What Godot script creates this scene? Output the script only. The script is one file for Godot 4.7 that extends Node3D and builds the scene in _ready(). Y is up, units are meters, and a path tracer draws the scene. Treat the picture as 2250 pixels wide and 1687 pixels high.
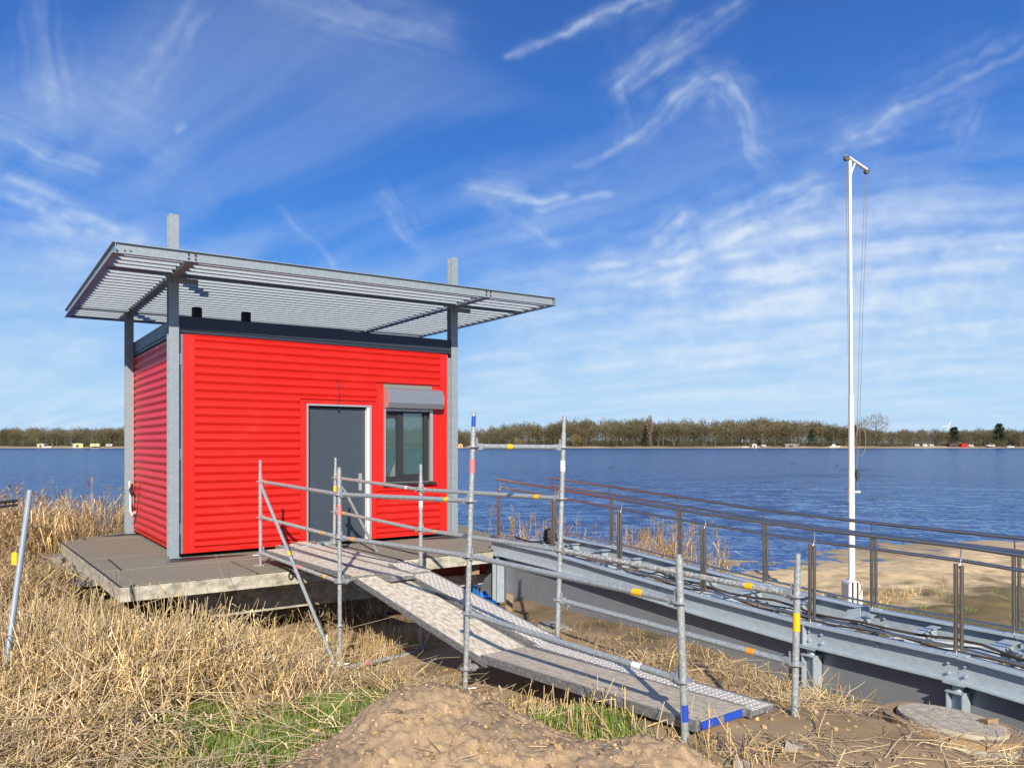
extends Node3D
# A red lakeside cabin on a concrete platform, a scaffold walkway and a half built steel ramp.
# Metres, y up. The eye is 1.7 m above y = 0 and looks along -z; heights noted "r" are relative to the eye.

const EYE := 1.7
const WATER := -2.95
const SIN := 0.5807          # the cabin is turned 35.5 degrees
const COS := 0.8141
var cabin_frame := Transform3D(Basis(Vector3.UP, deg_to_rad(35.5)), Vector3(-5.03, EYE - 1.732, -11.5))
var M := {}
var counts := {}
var rng := RandomNumberGenerator.new()
var lump := FastNoiseLite.new()
var fine := FastNoiseLite.new()


# ---------------------------------------------------------------- mesh building
class MB:
	var v := PackedVector3Array()
	var n := PackedVector3Array()
	var c := PackedColorArray()
	var col := Color.WHITE
	var xf := Transform3D.IDENTITY

	func _init(frame := Transform3D.IDENTITY) -> void:
		xf = frame

	func tri(a: Vector3, b: Vector3, d: Vector3, na: Vector3, nb: Vector3, nd: Vector3) -> void:
		if (d - a).cross(b - a).dot(na + nb + nd) < 0.0:
			var s := b
			b = d
			d = s
			s = nb
			nb = nd
			nd = s
		v.append(xf * a)
		v.append(xf * b)
		v.append(xf * d)
		n.append(xf.basis * na)
		n.append(xf.basis * nb)
		n.append(xf.basis * nd)
		c.append(col)
		c.append(col)
		c.append(col)

	func quad(a: Vector3, b: Vector3, d: Vector3, e: Vector3, nn: Vector3) -> void:
		tri(a, b, d, nn, nn, nn)
		tri(a, d, e, nn, nn, nn)

	func box(lo: Vector3, hi: Vector3) -> MB:
		var s := (hi - lo).abs()
		return obox((lo + hi) / 2.0, Vector3(s.x, 0, 0), Vector3(0, s.y, 0), Vector3(0, 0, s.z))

	# a box given by its centre and three full edge vectors, its long edges slightly chamfered
	func obox(m: Vector3, ax: Vector3, ay: Vector3, az: Vector3) -> MB:
		var a := ax / 2.0
		var b := ay / 2.0
		var d := az / 2.0
		quad(m + a - b - d, m + a + b - d, m + a + b + d, m + a - b + d, a.normalized())
		quad(m - a - b - d, m - a + b - d, m - a + b + d, m - a - b + d, -a.normalized())
		quad(m + b - a - d, m + b + a - d, m + b + a + d, m + b - a + d, b.normalized())
		quad(m - b - a - d, m - b + a - d, m - b + a + d, m - b - a + d, -b.normalized())
		quad(m + d - a - b, m + d + a - b, m + d + a + b, m + d - a + b, d.normalized())
		quad(m - d - a - b, m - d + a - b, m - d + a + b, m - d - a + b, -d.normalized())
		return self

	# a flat outline pushed along a vector
	func ext(poly: PackedVector2Array, o: Vector3, ax: Vector3, ay: Vector3, along: Vector3, caps := true) -> MB:
		var area := 0.0
		for i in poly.size():
			var p := poly[i]
			var q := poly[(i + 1) % poly.size()]
			area += p.x * q.y - q.x * p.y
		var s := 1.0 if area > 0 else -1.0
		for i in poly.size():
			var p := poly[i]
			var q := poly[(i + 1) % poly.size()]
			var e := (q - p).normalized() * s
			var nn := (ax * e.y - ay * e.x).normalized()
			var a := o + ax * p.x + ay * p.y
			var b := o + ax * q.x + ay * q.y
			quad(a, b, b + along, a + along, nn)
		if caps:
			var idx := Geometry2D.triangulate_polygon(poly)
			var na := along.normalized()
			for k in range(0, idx.size(), 3):
				var a := o + ax * poly[idx[k]].x + ay * poly[idx[k]].y
				var b := o + ax * poly[idx[k + 1]].x + ay * poly[idx[k + 1]].y
				var d := o + ax * poly[idx[k + 2]].x + ay * poly[idx[k + 2]].y
				tri(a, b, d, -na, -na, -na)
				tri(a + along, b + along, d + along, na, na, na)
		return self

	# a round tube through points, one radius per point
	func tube(pts: PackedVector3Array, radii: PackedFloat32Array, seg := 8, caps := true) -> MB:
		var side := Vector3.ZERO
		var rings := []
		for i in pts.size():
			var dir := (pts[mini(i + 1, pts.size() - 1)] - pts[maxi(i - 1, 0)]).normalized()
			if i == 0:
				side = dir.cross(Vector3.UP if absf(dir.y) < 0.9 else Vector3.RIGHT).normalized()
			else:
				side = (side - dir * side.dot(dir)).normalized()
			var up := dir.cross(side)
			var ring := PackedVector3Array()
			for k in seg:
				var t := TAU * k / seg
				ring.append(side * cos(t) + up * sin(t))
			rings.append(ring)
			if caps and (i == 0 or i == pts.size() - 1):
				var nn := -dir if i == 0 else dir
				for k in seg:
					tri(pts[i], pts[i] + ring[k] * radii[i], pts[i] + ring[(k + 1) % seg] * radii[i], nn, nn, nn)
		for i in pts.size() - 1:
			for k in seg:
				var a: Vector3 = rings[i][k]
				var b: Vector3 = rings[i][(k + 1) % seg]
				var d: Vector3 = rings[i + 1][(k + 1) % seg]
				var e: Vector3 = rings[i + 1][k]
				tri(pts[i] + a * radii[i], pts[i] + b * radii[i], pts[i + 1] + d * radii[i + 1], a, b, d)
				tri(pts[i] + a * radii[i], pts[i + 1] + d * radii[i + 1], pts[i + 1] + e * radii[i + 1], a, d, e)
		return self

	func rod(a: Vector3, b: Vector3, r: float, seg := 12) -> MB:
		return tube(PackedVector3Array([a, b]), PackedFloat32Array([r, r]), seg)

	# a thin flat blade through points, one width per point
	func blade(pts: PackedVector3Array, widths: PackedFloat32Array, side: Vector3) -> void:
		for i in pts.size() - 1:
			var dir := (pts[i + 1] - pts[i]).normalized()
			var nn := dir.cross(side).normalized()
			var a := pts[i] - side * widths[i] / 2
			var b := pts[i] + side * widths[i] / 2
			var d := pts[i + 1] + side * widths[i + 1] / 2
			var e := pts[i + 1] - side * widths[i + 1] / 2
			tri(a, b, d, nn, nn, nn)
			if widths[i + 1] > 0.0005:
				tri(a, d, e, nn, nn, nn)

	# an I section, `up` the way its web stands
	func beam(a: Vector3, b: Vector3, h: float, w: float, tf := 0.014, tw := 0.01, up := Vector3.UP) -> MB:
		var dir := (b - a).normalized()
		var ax := dir.cross(up).normalized()
		var ay := ax.cross(dir).normalized()
		var p := PackedVector2Array([Vector2(-w / 2, 0), Vector2(w / 2, 0), Vector2(w / 2, tf), Vector2(tw / 2, tf), Vector2(tw / 2, h - tf), Vector2(w / 2, h - tf), Vector2(w / 2, h), Vector2(-w / 2, h), Vector2(-w / 2, h - tf), Vector2(-tw / 2, h - tf), Vector2(-tw / 2, tf), Vector2(-w / 2, tf)])
		return ext(p, a, ax, ay, b - a)

	# a grid of points with smooth normals
	func grid(pts: Array, cols: Array = []) -> MB:
		var nor := []
		for i in pts.size():
			var row := PackedVector3Array()
			for j in pts[i].size():
				var du: Vector3 = pts[mini(i + 1, pts.size() - 1)][j] - pts[maxi(i - 1, 0)][j]
				var dv: Vector3 = pts[i][mini(j + 1, pts[i].size() - 1)] - pts[i][maxi(j - 1, 0)]
				row.append(du.cross(dv).normalized())
			nor.append(row)
		for i in pts.size() - 1:
			for j in pts[i].size() - 1:
				var a: Vector3 = pts[i][j]
				var b: Vector3 = pts[i][j + 1]
				var d: Vector3 = pts[i + 1][j + 1]
				var e: Vector3 = pts[i + 1][j]
				var k := c.size()
				tri(a, b, d, nor[i][j], nor[i][j + 1], nor[i + 1][j + 1])
				tri(a, d, e, nor[i][j], nor[i + 1][j + 1], nor[i + 1][j])
				if cols:
					for q in 6:
						var p := v[k + q]
						c[k + q] = cols[i][j] if p == xf * a else cols[i][j + 1] if p == xf * b else cols[i + 1][j + 1] if p == xf * d else cols[i + 1][j]
		return self

	func mesh(back := Transform3D.IDENTITY) -> ArrayMesh:
		var inv := back.affine_inverse()
		var vv := inv * v
		var nn := Transform3D(inv.basis, Vector3.ZERO) * n
		var st := []
		st.resize(Mesh.ARRAY_MAX)
		st[Mesh.ARRAY_VERTEX] = vv
		st[Mesh.ARRAY_NORMAL] = nn
		st[Mesh.ARRAY_COLOR] = c
		var m := ArrayMesh.new()
		m.add_surface_from_arrays(Mesh.PRIMITIVE_TRIANGLES, st)
		return m


func numbered(called: String, parent: Node) -> String:
	var key := str(parent.get_instance_id()) + called
	counts[key] = counts.get(key, -1) + 1
	return called if counts[key] == 0 else "%s_%03d" % [called, counts[key]]


func tag(o: Node, label: String, category: String, group := "", kind := "") -> Node:
	if label: o.set_meta("label", label)
	if category: o.set_meta("category", category)
	if group: o.set_meta("group", group)
	if kind: o.set_meta("kind", kind)
	return o


func thing(called: String, label: String, category: String, frame: Transform3D, group := "") -> Node3D:
	var o := Node3D.new()
	o.name = numbered(called, self)
	add_child(o, true)
	o.transform = frame
	tag(o, label, category, group)
	return o


func at(x: float, r: float, z: float) -> Transform3D:
	return Transform3D(Basis.IDENTITY, Vector3(x, r + EYE, z))


func whole(p: Node) -> Transform3D:
	var t := Transform3D.IDENTITY
	while p is Node3D and p != self:
		t = p.transform * t
		p = p.get_parent()
	return t


# a shape given in world metres becomes a part of `parent`
func part(called: String, mb: MB, mat: Material, parent: Node, label := "") -> MeshInstance3D:
	var o := MeshInstance3D.new()
	o.name = numbered(called, parent)
	o.mesh = mb.mesh(whole(parent))
	o.material_override = mat
	parent.add_child(o, true)
	if label: o.set_meta("label", label)
	return o


func solo(called: String, mb: MB, mat: Material, base: Vector3, label: String, category: String, group := "") -> MeshInstance3D:
	var o := MeshInstance3D.new()
	o.name = numbered(called, self)
	o.position = base
	o.mesh = mb.mesh(o.transform)
	o.material_override = mat
	add_child(o, true)
	tag(o, label, category, group)
	return o


func structure(called: String, mb: MB, mat: Material) -> MeshInstance3D:
	var o := part(called, mb, mat, self)
	o.set_meta("kind", "structure")
	return o


func stuff(called: String, mesh: Mesh, mat: Material, places: Array, tints: PackedColorArray, label: String, category: String) -> MultiMeshInstance3D:
	var mm := MultiMesh.new()
	mm.transform_format = MultiMesh.TRANSFORM_3D
	mm.use_colors = true
	mm.mesh = mesh
	mm.instance_count = places.size()
	for i in places.size():
		mm.set_instance_transform(i, places[i])
		mm.set_instance_color(i, tints[i])
	var o := MultiMeshInstance3D.new()
	o.name = numbered(called, self)
	o.multimesh = mm
	o.material_override = mat
	add_child(o, true)
	tag(o, label, category, "", "stuff")
	return o


# ---------------------------------------------------------------- materials
func srgb(r: float, g: float, b: float) -> Color:   # 0..255 picture values as linear vertex colours
	return Color(r / 255.0, g / 255.0, b / 255.0).srgb_to_linear()


func noise(freq: float, sd: int, oct := 4) -> FastNoiseLite:
	var f := FastNoiseLite.new()
	f.noise_type = FastNoiseLite.TYPE_SIMPLEX_SMOOTH
	f.frequency = freq
	f.seed = sd
	f.fractal_octaves = oct
	return f


func ramp_tex(freq: float, sd: int, stops: Array, colors: Array, size := 512, oct := 5) -> NoiseTexture2D:
	var g := Gradient.new()
	g.offsets = PackedFloat32Array(stops)
	g.colors = PackedColorArray(colors)
	var t := NoiseTexture2D.new()
	t.width = size
	t.height = size
	t.seamless = true
	var nz := noise(freq, sd, oct)
	nz.domain_warp_enabled = true
	nz.domain_warp_amplitude = 0.35 / freq
	nz.domain_warp_frequency = freq * 0.8
	t.noise = nz
	t.color_ramp = g
	return t


func bump_tex(freq: float, sd: int, strength: float, size := 512, oct := 4) -> NoiseTexture2D:
	var t := NoiseTexture2D.new()
	t.width = size
	t.height = size
	t.seamless = true
	t.noise = noise(freq, sd, oct)
	t.as_normal_map = true
	t.bump_strength = strength
	return t


func mat(col: Color, rough := 0.6, metal := 0.0) -> StandardMaterial3D:
	var m := StandardMaterial3D.new()
	m.albedo_color = col
	m.roughness = rough
	m.metallic = metal
	return m


func skin(m: StandardMaterial3D, albedo: Texture2D, scale: float, bump: Texture2D = null, depth := 1.0) -> StandardMaterial3D:
	m.uv1_triplanar = true
	m.uv1_scale = Vector3.ONE * scale
	if albedo:
		m.albedo_texture = albedo
	if bump:
		m.normal_enabled = true
		m.normal_texture = bump
		m.normal_scale = depth
	return m


func make_materials() -> void:
	var grain := bump_tex(0.06, 11, 6.0)
	M.red = skin(mat(Color.WHITE, 0.42), ramp_tex(0.01, 3, [0.0, 0.55, 0.8, 1.0], [Color8(200, 26, 17), Color8(204, 28, 19), Color8(207, 33, 23), Color8(210, 50, 38)]), 0.35)
	M.galv = skin(mat(Color.WHITE, 0.5, 0.15), ramp_tex(0.02, 5, [0.0, 0.45, 0.6, 1.0], [Color8(130, 143, 154), Color8(137, 150, 160), Color8(141, 153, 163), Color8(148, 159, 168)]), 1.3, grain, 0.06)
	M.steel = skin(mat(Color.WHITE, 0.45, 0.15), ramp_tex(0.02, 36, [0.0, 0.45, 0.7, 1.0], [Color8(150, 165, 176), Color8(162, 176, 186), Color8(170, 182, 191), Color8(184, 194, 200)]), 1.1, grain, 0.05)
	M.slat = skin(mat(Color.WHITE, 0.45, 0.1), ramp_tex(0.02, 35, [0.0, 0.5, 1.0], [Color8(144, 155, 165), Color8(154, 165, 174), Color8(164, 174, 182)]), 1.2)
	M.tube = skin(mat(Color.WHITE, 0.4, 0.3), ramp_tex(0.035, 6, [0.0, 0.4, 0.62, 0.72, 1.0], [Color8(138, 146, 150), Color8(154, 162, 165), Color8(168, 174, 176), Color8(190, 193, 191), Color8(206, 205, 199)]), 1.7, grain, 0.2)
	M.plaster_tube = skin(mat(Color.WHITE, 0.62, 0.25), ramp_tex(0.03, 8, [0.0, 0.5, 0.56, 0.6, 1.0], [Color8(128, 132, 134), Color8(146, 150, 150), Color8(170, 170, 166), Color8(216, 213, 205), Color8(228, 225, 216)]), 2.2, grain, 0.6)
	M.stainless = mat(Color8(178, 174, 170), 0.22, 0.95)
	M.shutter = mat(Color8(136, 144, 156), 0.35, 0.4)
	M.alu = mat(Color8(186, 188, 190), 0.38, 0.6)
	M.fascia = mat(Color8(42, 52, 66), 0.45)
	M.door = skin(mat(Color.WHITE, 0.42), ramp_tex(0.02, 9, [0.0, 1.0], [Color8(58, 68, 80), Color8(62, 72, 84)]), 0.4)
	M.black = mat(Color8(20, 21, 24), 0.55)
	M.dark = mat(Color8(44, 45, 50), 0.5)
	M.inside = mat(Color8(120, 122, 120), 0.8)
	var gl := StandardMaterial3D.new()
	gl.transparency = BaseMaterial3D.TRANSPARENCY_ALPHA
	gl.albedo_color = Color(0.30, 0.42, 0.40, 0.36)
	gl.roughness = 0.02
	gl.metallic_specular = 0.5
	M.glass = gl
	M.concrete = skin(mat(Color.WHITE, 0.88), ramp_tex(0.018, 12, [0.0, 0.35, 0.55, 0.75, 1.0], [Color8(112, 106, 92), Color8(150, 146, 132), Color8(176, 172, 158), Color8(192, 188, 174), Color8(204, 200, 188)]), 0.7, grain, 0.5)
	M.concrete_dull = skin(mat(Color.WHITE, 0.9), ramp_tex(0.02, 13, [0.0, 0.5, 1.0], [Color8(104, 100, 94), Color8(140, 137, 130), Color8(164, 160, 152)]), 0.8, grain, 0.5)
	M.rim = skin(mat(Color.WHITE, 0.92), ramp_tex(0.03, 34, [0.0, 0.5, 1.0], [Color8(122, 100, 74), Color8(152, 128, 98), Color8(176, 154, 124)]), 1.6, grain, 0.6)
	M.cover = skin(mat(Color.WHITE, 0.9), ramp_tex(0.02, 33, [0.0, 0.5, 1.0], [Color8(150, 140, 124), Color8(176, 166, 149), Color8(196, 187, 170)]), 1.1, grain, 0.6)
	M.felt = skin(mat(Color.WHITE, 0.95), ramp_tex(0.05, 14, [0.0, 0.45, 0.7, 1.0], [Color8(112, 109, 98), Color8(139, 135, 121), Color8(152, 147, 132), Color8(181, 176, 160)], 1024), 0.9, bump_tex(0.25, 15, 8.0), 0.8)
	M.ply = skin(mat(Color.WHITE, 0.85), ramp_tex(0.014, 16, [0.0, 0.3, 0.5, 0.7, 1.0], [Color8(148, 139, 124), Color8(184, 175, 158), Color8(202, 193, 176), Color8(214, 206, 190), Color8(230, 223, 208)], 1024, 8), 0.9, grain, 0.1)
	M.ply_bare = skin(mat(Color.WHITE, 0.8), ramp_tex(0.012, 17, [0.0, 0.5, 0.8, 1.0], [Color8(158, 149, 133), Color8(178, 169, 152), Color8(187, 178, 161), Color8(208, 200, 184)], 1024, 6), 0.9, grain, 0.3)
	M.ply.uv1_scale = Vector3(1.1, 1.1, 0.5)
	M.ply_bare.uv1_scale = Vector3(1.6, 1.6, 0.25)
	M.tread = skin(mat(Color.WHITE, 0.6, 0.25), ramp_tex(0.03, 18, [0.0, 0.42, 0.6, 1.0], [Color8(160, 156, 148), Color8(196, 192, 182), Color8(216, 211, 200), Color8(228, 224, 214)]), 1.6, grain, 0.25)
	M.edge = skin(mat(Color.WHITE, 0.55, 0.35), ramp_tex(0.03, 19, [0.0, 0.5, 0.75, 1.0], [Color8(104, 106, 108), Color8(128, 130, 131), Color8(146, 147, 146), Color8(190, 187, 180)]), 1.5)
	M.primer = mat(Color8(150, 58, 34), 0.7)
	M.wood = skin(mat(Color.WHITE, 0.85), ramp_tex(0.03, 20, [0.0, 0.5, 1.0], [Color8(112, 94, 74), Color8(146, 124, 98), Color8(172, 150, 122)]), 2.0, grain, 0.6)
	M.sheet = skin(mat(Color.WHITE, 0.4, 0.15), ramp_tex(0.01, 21, [0.0, 1.0], [Color8(116, 122, 130), Color8(130, 136, 143)]), 0.6)
	M.white = skin(mat(Color.WHITE, 0.5), ramp_tex(0.05, 22, [0.0, 0.3, 0.4, 1.0], [Color8(180, 176, 168), Color8(222, 220, 214), Color8(232, 231, 227), Color8(236, 235, 232)]), 1.6)
	M.tarp = mat(Color8(24, 104, 186), 0.35)
	M.yellow = mat(Color8(240, 186, 20), 0.5)
	M.orange = mat(Color8(232, 150, 40), 0.5)
	M.pink = mat(Color8(226, 120, 122), 0.5)
	M.paper = mat(Color8(232, 230, 232), 0.5)
	M.blue = mat(Color8(34, 72, 178), 0.5)
	M.rope = mat(Color8(126, 118, 112), 0.9)
	M.cable = mat(Color8(64, 52, 46), 0.6)
	M.white_cable = mat(Color8(214, 206, 196), 0.6)
	var g := skin(mat(Color.WHITE, 0.95), ramp_tex(0.09, 23, [0.0, 0.4, 0.6, 1.0], [Color8(190, 187, 181), Color8(228, 226, 222), Color8(244, 242, 239), Color8(255, 254, 251)], 1024, 6), 0.8, bump_tex(0.12, 24, 2.5, 1024, 5), 0.8)
	g.vertex_color_use_as_albedo = true
	g.uv1_world_triplanar = true
	M.ground = g
	var p := mat(Color.WHITE, 0.8)
	p.vertex_color_use_as_albedo = true
	p.cull_mode = BaseMaterial3D.CULL_DISABLED
	M.plant = p
	var lf := mat(Color.WHITE, 0.6)
	lf.vertex_color_use_as_albedo = true
	lf.cull_mode = BaseMaterial3D.CULL_DISABLED
	lf.backlight_enabled = true
	lf.backlight = Color(0.12, 0.16, 0.05)
	M.grass = lf
	var wa := mat(Color.WHITE, 0.08)
	wa.vertex_color_use_as_albedo = true
	wa.metallic_specular = 0.3
	M.water = wa
	wa.normal_enabled = true
	wa.normal_texture = bump_tex(0.02, 31, 22.0, 1024, 5)
	wa.normal_scale = 0.8
	wa.uv1_triplanar = true
	wa.uv1_world_triplanar = true
	wa.uv1_scale = Vector3(0.11, 0.11, 0.16)


# ---------------------------------------------------------------- sky
var sky_fine := FastNoiseLite.new()
var sky_warp := FastNoiseLite.new()
var sky_big := FastNoiseLite.new()
var sky_rows: Array = []
const SW := 3072
const SH := 1536
# wisps of cirrus by direction: x right and y up per unit ahead, from, to, half width, strength
var wisps := []


func wisp(x0: float, y0: float, x1: float, y1: float, w: float, s: float) -> void:
	wisps.append([Vector2(x0, y0), Vector2(x1, y1), w, s])


func sky_row(i: int) -> void:
	var el := PI / 2 - PI * (i + 0.5) / SH
	var row := PackedByteArray()
	row.resize(SW * 3)
	var y := sin(el)
	var ce := cos(el)
	var h := clampf(y, 0.0, 1.0)
	# clear air, from the horizon up
	var stops := [0.0, 0.06, 0.14, 0.24, 0.36, 0.5, 1.0]
	var air := [srgb(174, 212, 243), srgb(160, 207, 244), srgb(118, 181, 242), srgb(80, 146, 230), srgb(66, 125, 210), srgb(58, 106, 184), srgb(46, 86, 156)]
	var base: Color = air[6]
	for k in 6:
		if h <= stops[k + 1]:
			base = air[k].lerp(air[k + 1], (h - stops[k]) / (stops[k + 1] - stops[k]))
			break
	var white := srgb(222, 236, 250)
	for j in SW:
		var az := TAU * (j + 0.5) / SW
		var d := Vector3(sin(az) * ce, y, -cos(az) * ce)
		var c := base
		if y > -0.02:
			var p := d * 40.0 / (0.14 + maxf(y, 0.0))
			var wx := sky_warp.get_noise_2d(p.x * 0.4, p.z * 0.4)
			var wz := sky_warp.get_noise_2d(p.x * 0.4 + 300.0, p.z * 0.4)
			# streaky veil, drawn out along one wind
			var q := Vector2(p.x * 0.8 + p.z * 0.6, p.z * 0.8 - p.x * 0.6)
			var f := sky_fine.get_noise_2d(q.x * 0.7 + wx * 22.0, q.y * 2.6 + wz * 22.0)
			var b := sky_big.get_noise_2d(p.x + wx * 40.0, p.z + wz * 40.0)
			var low := clampf((0.30 - y) / 0.24, 0.0, 1.0)
			var amount := clampf((b - 0.08) * 0.7, 0.0, 0.15) * clampf(0.5 + f * 1.6, 0.0, 1.0) + low * low * 0.36 * (0.75 + f * 0.7)
			# cirrus veil added out of view, around and overhead, to lift and whiten ambient light
			amount += 0.22 * smoothstep(-0.6, 0.1, d.z) * clampf(0.75 + f * 0.9 + b * 0.8, 0.1, 1.4)
			if d.z < -0.2:
				var s := Vector2(d.x, d.y) / -d.z
				var g := sky_fine.get_noise_2d(s.x * 420.0 + 90.0, s.y * 560.0)
				var h2 := sky_fine.get_noise_2d(s.x * 1300.0, s.y * 1500.0 + 70.0)
				var ws := s + Vector2(wx, wz) * 0.012 + Vector2(g, sky_fine.get_noise_2d(s.y * 420.0, s.x * 420.0)) * 0.009
				for w in wisps:
					var a: Vector2 = w[0]
					var e: Vector2 = w[1] - a
					var t: float = clampf((ws - a).dot(e) / e.length_squared(), 0.0, 1.0)
					var far: float = (ws - a - e * t).length() / (w[2] * (0.7 + 0.6 * sin(t * PI)))
					if far < 3.8:
						var along: float = (ws - a).dot(e.normalized())
						var over: float = (ws - a).dot(e.normalized().orthogonal())
						var fibre: float = sky_fine.get_noise_2d(along * 70.0 + w[2] * 9000.0, over * 1700.0)
						var thin: float = clampf(0.024 / w[2], 0.25, 1.0)
						amount += clampf(0.8 + fibre * 1.5 * thin, 0.1, 1.6) * w[3] * (exp(-far * far * 1.4) * 0.85 + 0.28 * exp(-far * far * 0.3)) * clampf(0.78 + (g * 0.6 + h2 * 0.3 + f * 0.3) * (0.35 + 0.65 * thin), 0.08, 1.3) * 0.85
			c = base.lerp(white, clampf(amount, 0.0, 0.88))
		elif y < 0.0:
			c = base.lerp(srgb(70, 84, 80), clampf(-y * 6.0, 0.0, 1.0))
		c = c.linear_to_srgb()
		row[j * 3] = int(clampf(c.r, 0, 1) * 255.0)
		row[j * 3 + 1] = int(clampf(c.g, 0, 1) * 255.0)
		row[j * 3 + 2] = int(clampf(c.b, 0, 1) * 255.0)
	sky_rows[i] = row


func make_sky() -> PanoramaSkyMaterial:
	sky_fine = noise(0.03, 41, 5)
	sky_warp = noise(0.02, 42, 3)
	sky_big = noise(0.006, 43, 4)
	# a thinning vapour trail
	for k in 6:
		wisp(0.205 - 0.0355 * k, 0.592 - 0.0135 * k, 0.17 - 0.0355 * k, 0.578 - 0.0135 * k - 0.0012 * k, 0.0075 - 0.0004 * k, 0.62 - 0.09 * k)
	wisp(0.14, 0.472, 0.17, 0.495, 0.020, 0.2)
	wisp(0.165, 0.49, 0.215, 0.525, 0.026, 0.22)
	wisp(0.20, 0.515, 0.305, 0.59, 0.012, 0.20)
	wisp(0.14, 0.47, 0.145, 0.40, 0.012, 0.12)
	# a long wisp that curls over
	var curl := [[0.085, 0.365, 0.010], [0.12, 0.382, 0.011], [0.155, 0.40, 0.012], [0.185, 0.424, 0.014], [0.212, 0.452, 0.018], [0.238, 0.473, 0.022], [0.262, 0.478, 0.022], [0.284, 0.468, 0.020], [0.300, 0.446, 0.017], [0.310, 0.418, 0.015], [0.316, 0.392, 0.014], [0.334, 0.366, 0.012]]
	for k in curl.size() - 1:
		wisp(curl[k][0], curl[k][1], curl[k + 1][0], curl[k + 1][1], curl[k][2], [0.16, 0.18, 0.20, 0.22, 0.22, 0.20, 0.18, 0.17, 0.16, 0.16, 0.2][k])
	wisp(-0.055, 0.335, 0.01, 0.325, 0.018, 0.34)
	wisp(0.01, 0.322, 0.065, 0.328, 0.011, 0.42)
	wisp(0.03, 0.31, 0.125, 0.335, 0.010, 0.34)
	wisp(-0.03, 0.31, 0.06, 0.265, 0.012, 0.14)
	wisp(0.42, 0.385, 0.50, 0.43, 0.018, 0.34)
	wisp(0.50, 0.44, 0.66, 0.52, 0.022, 0.18)
	wisp(0.58, 0.39, 0.60, 0.44, 0.016, 0.18)
	wisp(0.19, 0.265, 0.235, 0.30, 0.012, 0.42)
	wisp(0.11, 0.235, 0.15, 0.24, 0.012, 0.26)
	wisp(0.235, 0.26, 0.40, 0.335, 0.026, 0.32)
	wisp(0.16, 0.215, 0.24, 0.235, 0.022, 0.32)
	wisp(0.30, 0.25, 0.70, 0.28, 0.07, 0.52)
	wisp(0.02, 0.185, 0.70, 0.19, 0.075, 0.50)
	wisp(-0.02, 0.11, 0.75, 0.12, 0.06, 0.34)
	wisp(-0.17, 0.33, -0.115, 0.26, 0.014, 0.26)
	wisp(-0.30, 0.31, -0.225, 0.235, 0.009, 0.20)
	wisp(-0.73, 0.43, -0.545, 0.36, 0.014, 0.30)
	wisp(-0.66, 0.335, -0.585, 0.30, 0.026, 0.38)
	wisp(-0.61, 0.29, -0.49, 0.26, 0.024, 0.32)
	wisp(-0.72, 0.29, -0.40, 0.25, 0.03, 0.14)
	wisp(-0.60, 0.46, -0.46, 0.38, 0.05, 0.16)
	wisp(-0.50, 0.44, -0.42, 0.56, 0.025, 0.14)
	wisp(-0.62, 0.58, -0.60, 0.44, 0.03, 0.14)
	wisp(-0.435, 0.408, -0.425, 0.415, 0.004, 0.26)
	wisp(-0.31, 0.60, -0.10, 0.545, 0.04, 0.20)
	wisp(-0.75, 0.15, -0.50, 0.16, 0.07, 0.36)
	sky_rows.resize(SH)
	var top := SH / 2 + 60
	var id := WorkerThreadPool.add_group_task(sky_row, top, -1, true)
	WorkerThreadPool.wait_for_group_task_completion(id)
	var data := PackedByteArray()
	for i in SH:
		data.append_array(sky_rows[mini(i, top - 1)])
	var m := PanoramaSkyMaterial.new()
	m.panorama = ImageTexture.create_from_image(Image.create_from_data(SW, SH, false, Image.FORMAT_RGB8, data))
	return m


func _ready() -> void:
	rng.seed = 7
	lump = noise(0.5, 51, 4)
	fine = noise(2.6, 52, 3)
	# camera: a level view with the lens shifted up, 26 mm equivalent
	var cam := Camera3D.new()
	cam.name = "camera"
	cam.position = Vector3(0, EYE, 0)
	cam.keep_aspect = Camera3D.KEEP_HEIGHT
	cam.set_frustum(0.101139, Vector2(0, 0.0079137), 0.1, 6000.0)
	add_child(cam)
	cam.current = true
	# sky and sun
	var env := Environment.new()
	env.background_mode = Environment.BG_SKY
	env.sky = Sky.new()
	env.sky.sky_material = make_sky()
	env.background_energy_multiplier = 0.78
	env.ambient_light_source = Environment.AMBIENT_SOURCE_SKY
	env.tonemap_mode = Environment.TONE_MAPPER_LINEAR
	env.tonemap_exposure = 1.3
	env.sdfgi_enabled = true
	env.ssao_enabled = true
	env.ssil_enabled = true
	var we := WorldEnvironment.new()
	we.name = "environment"
	we.environment = env
	add_child(we)
	var sun := DirectionalLight3D.new()
	sun.name = "sun"
	sun.light_energy = 1.6
	sun.light_color = Color(1.0, 0.955, 0.88)
	sun.light_angular_distance = 0.5
	sun.shadow_enabled = true
	sun.directional_shadow_max_distance = 120.0
	add_child(sun)
	sun.look_at_from_position(Vector3(0.09, 0.55, 1.0), Vector3.ZERO)   # low sun behind the camera, a little to the right

	make_materials()
	make_ground()
	make_lake()
	make_far_shore()
	make_platform()
	make_cabin()
	make_canopy()
	make_scaffold()
	make_decks()
	make_ramp()
	make_mast()
	make_small_things()
	make_plants()


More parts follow.
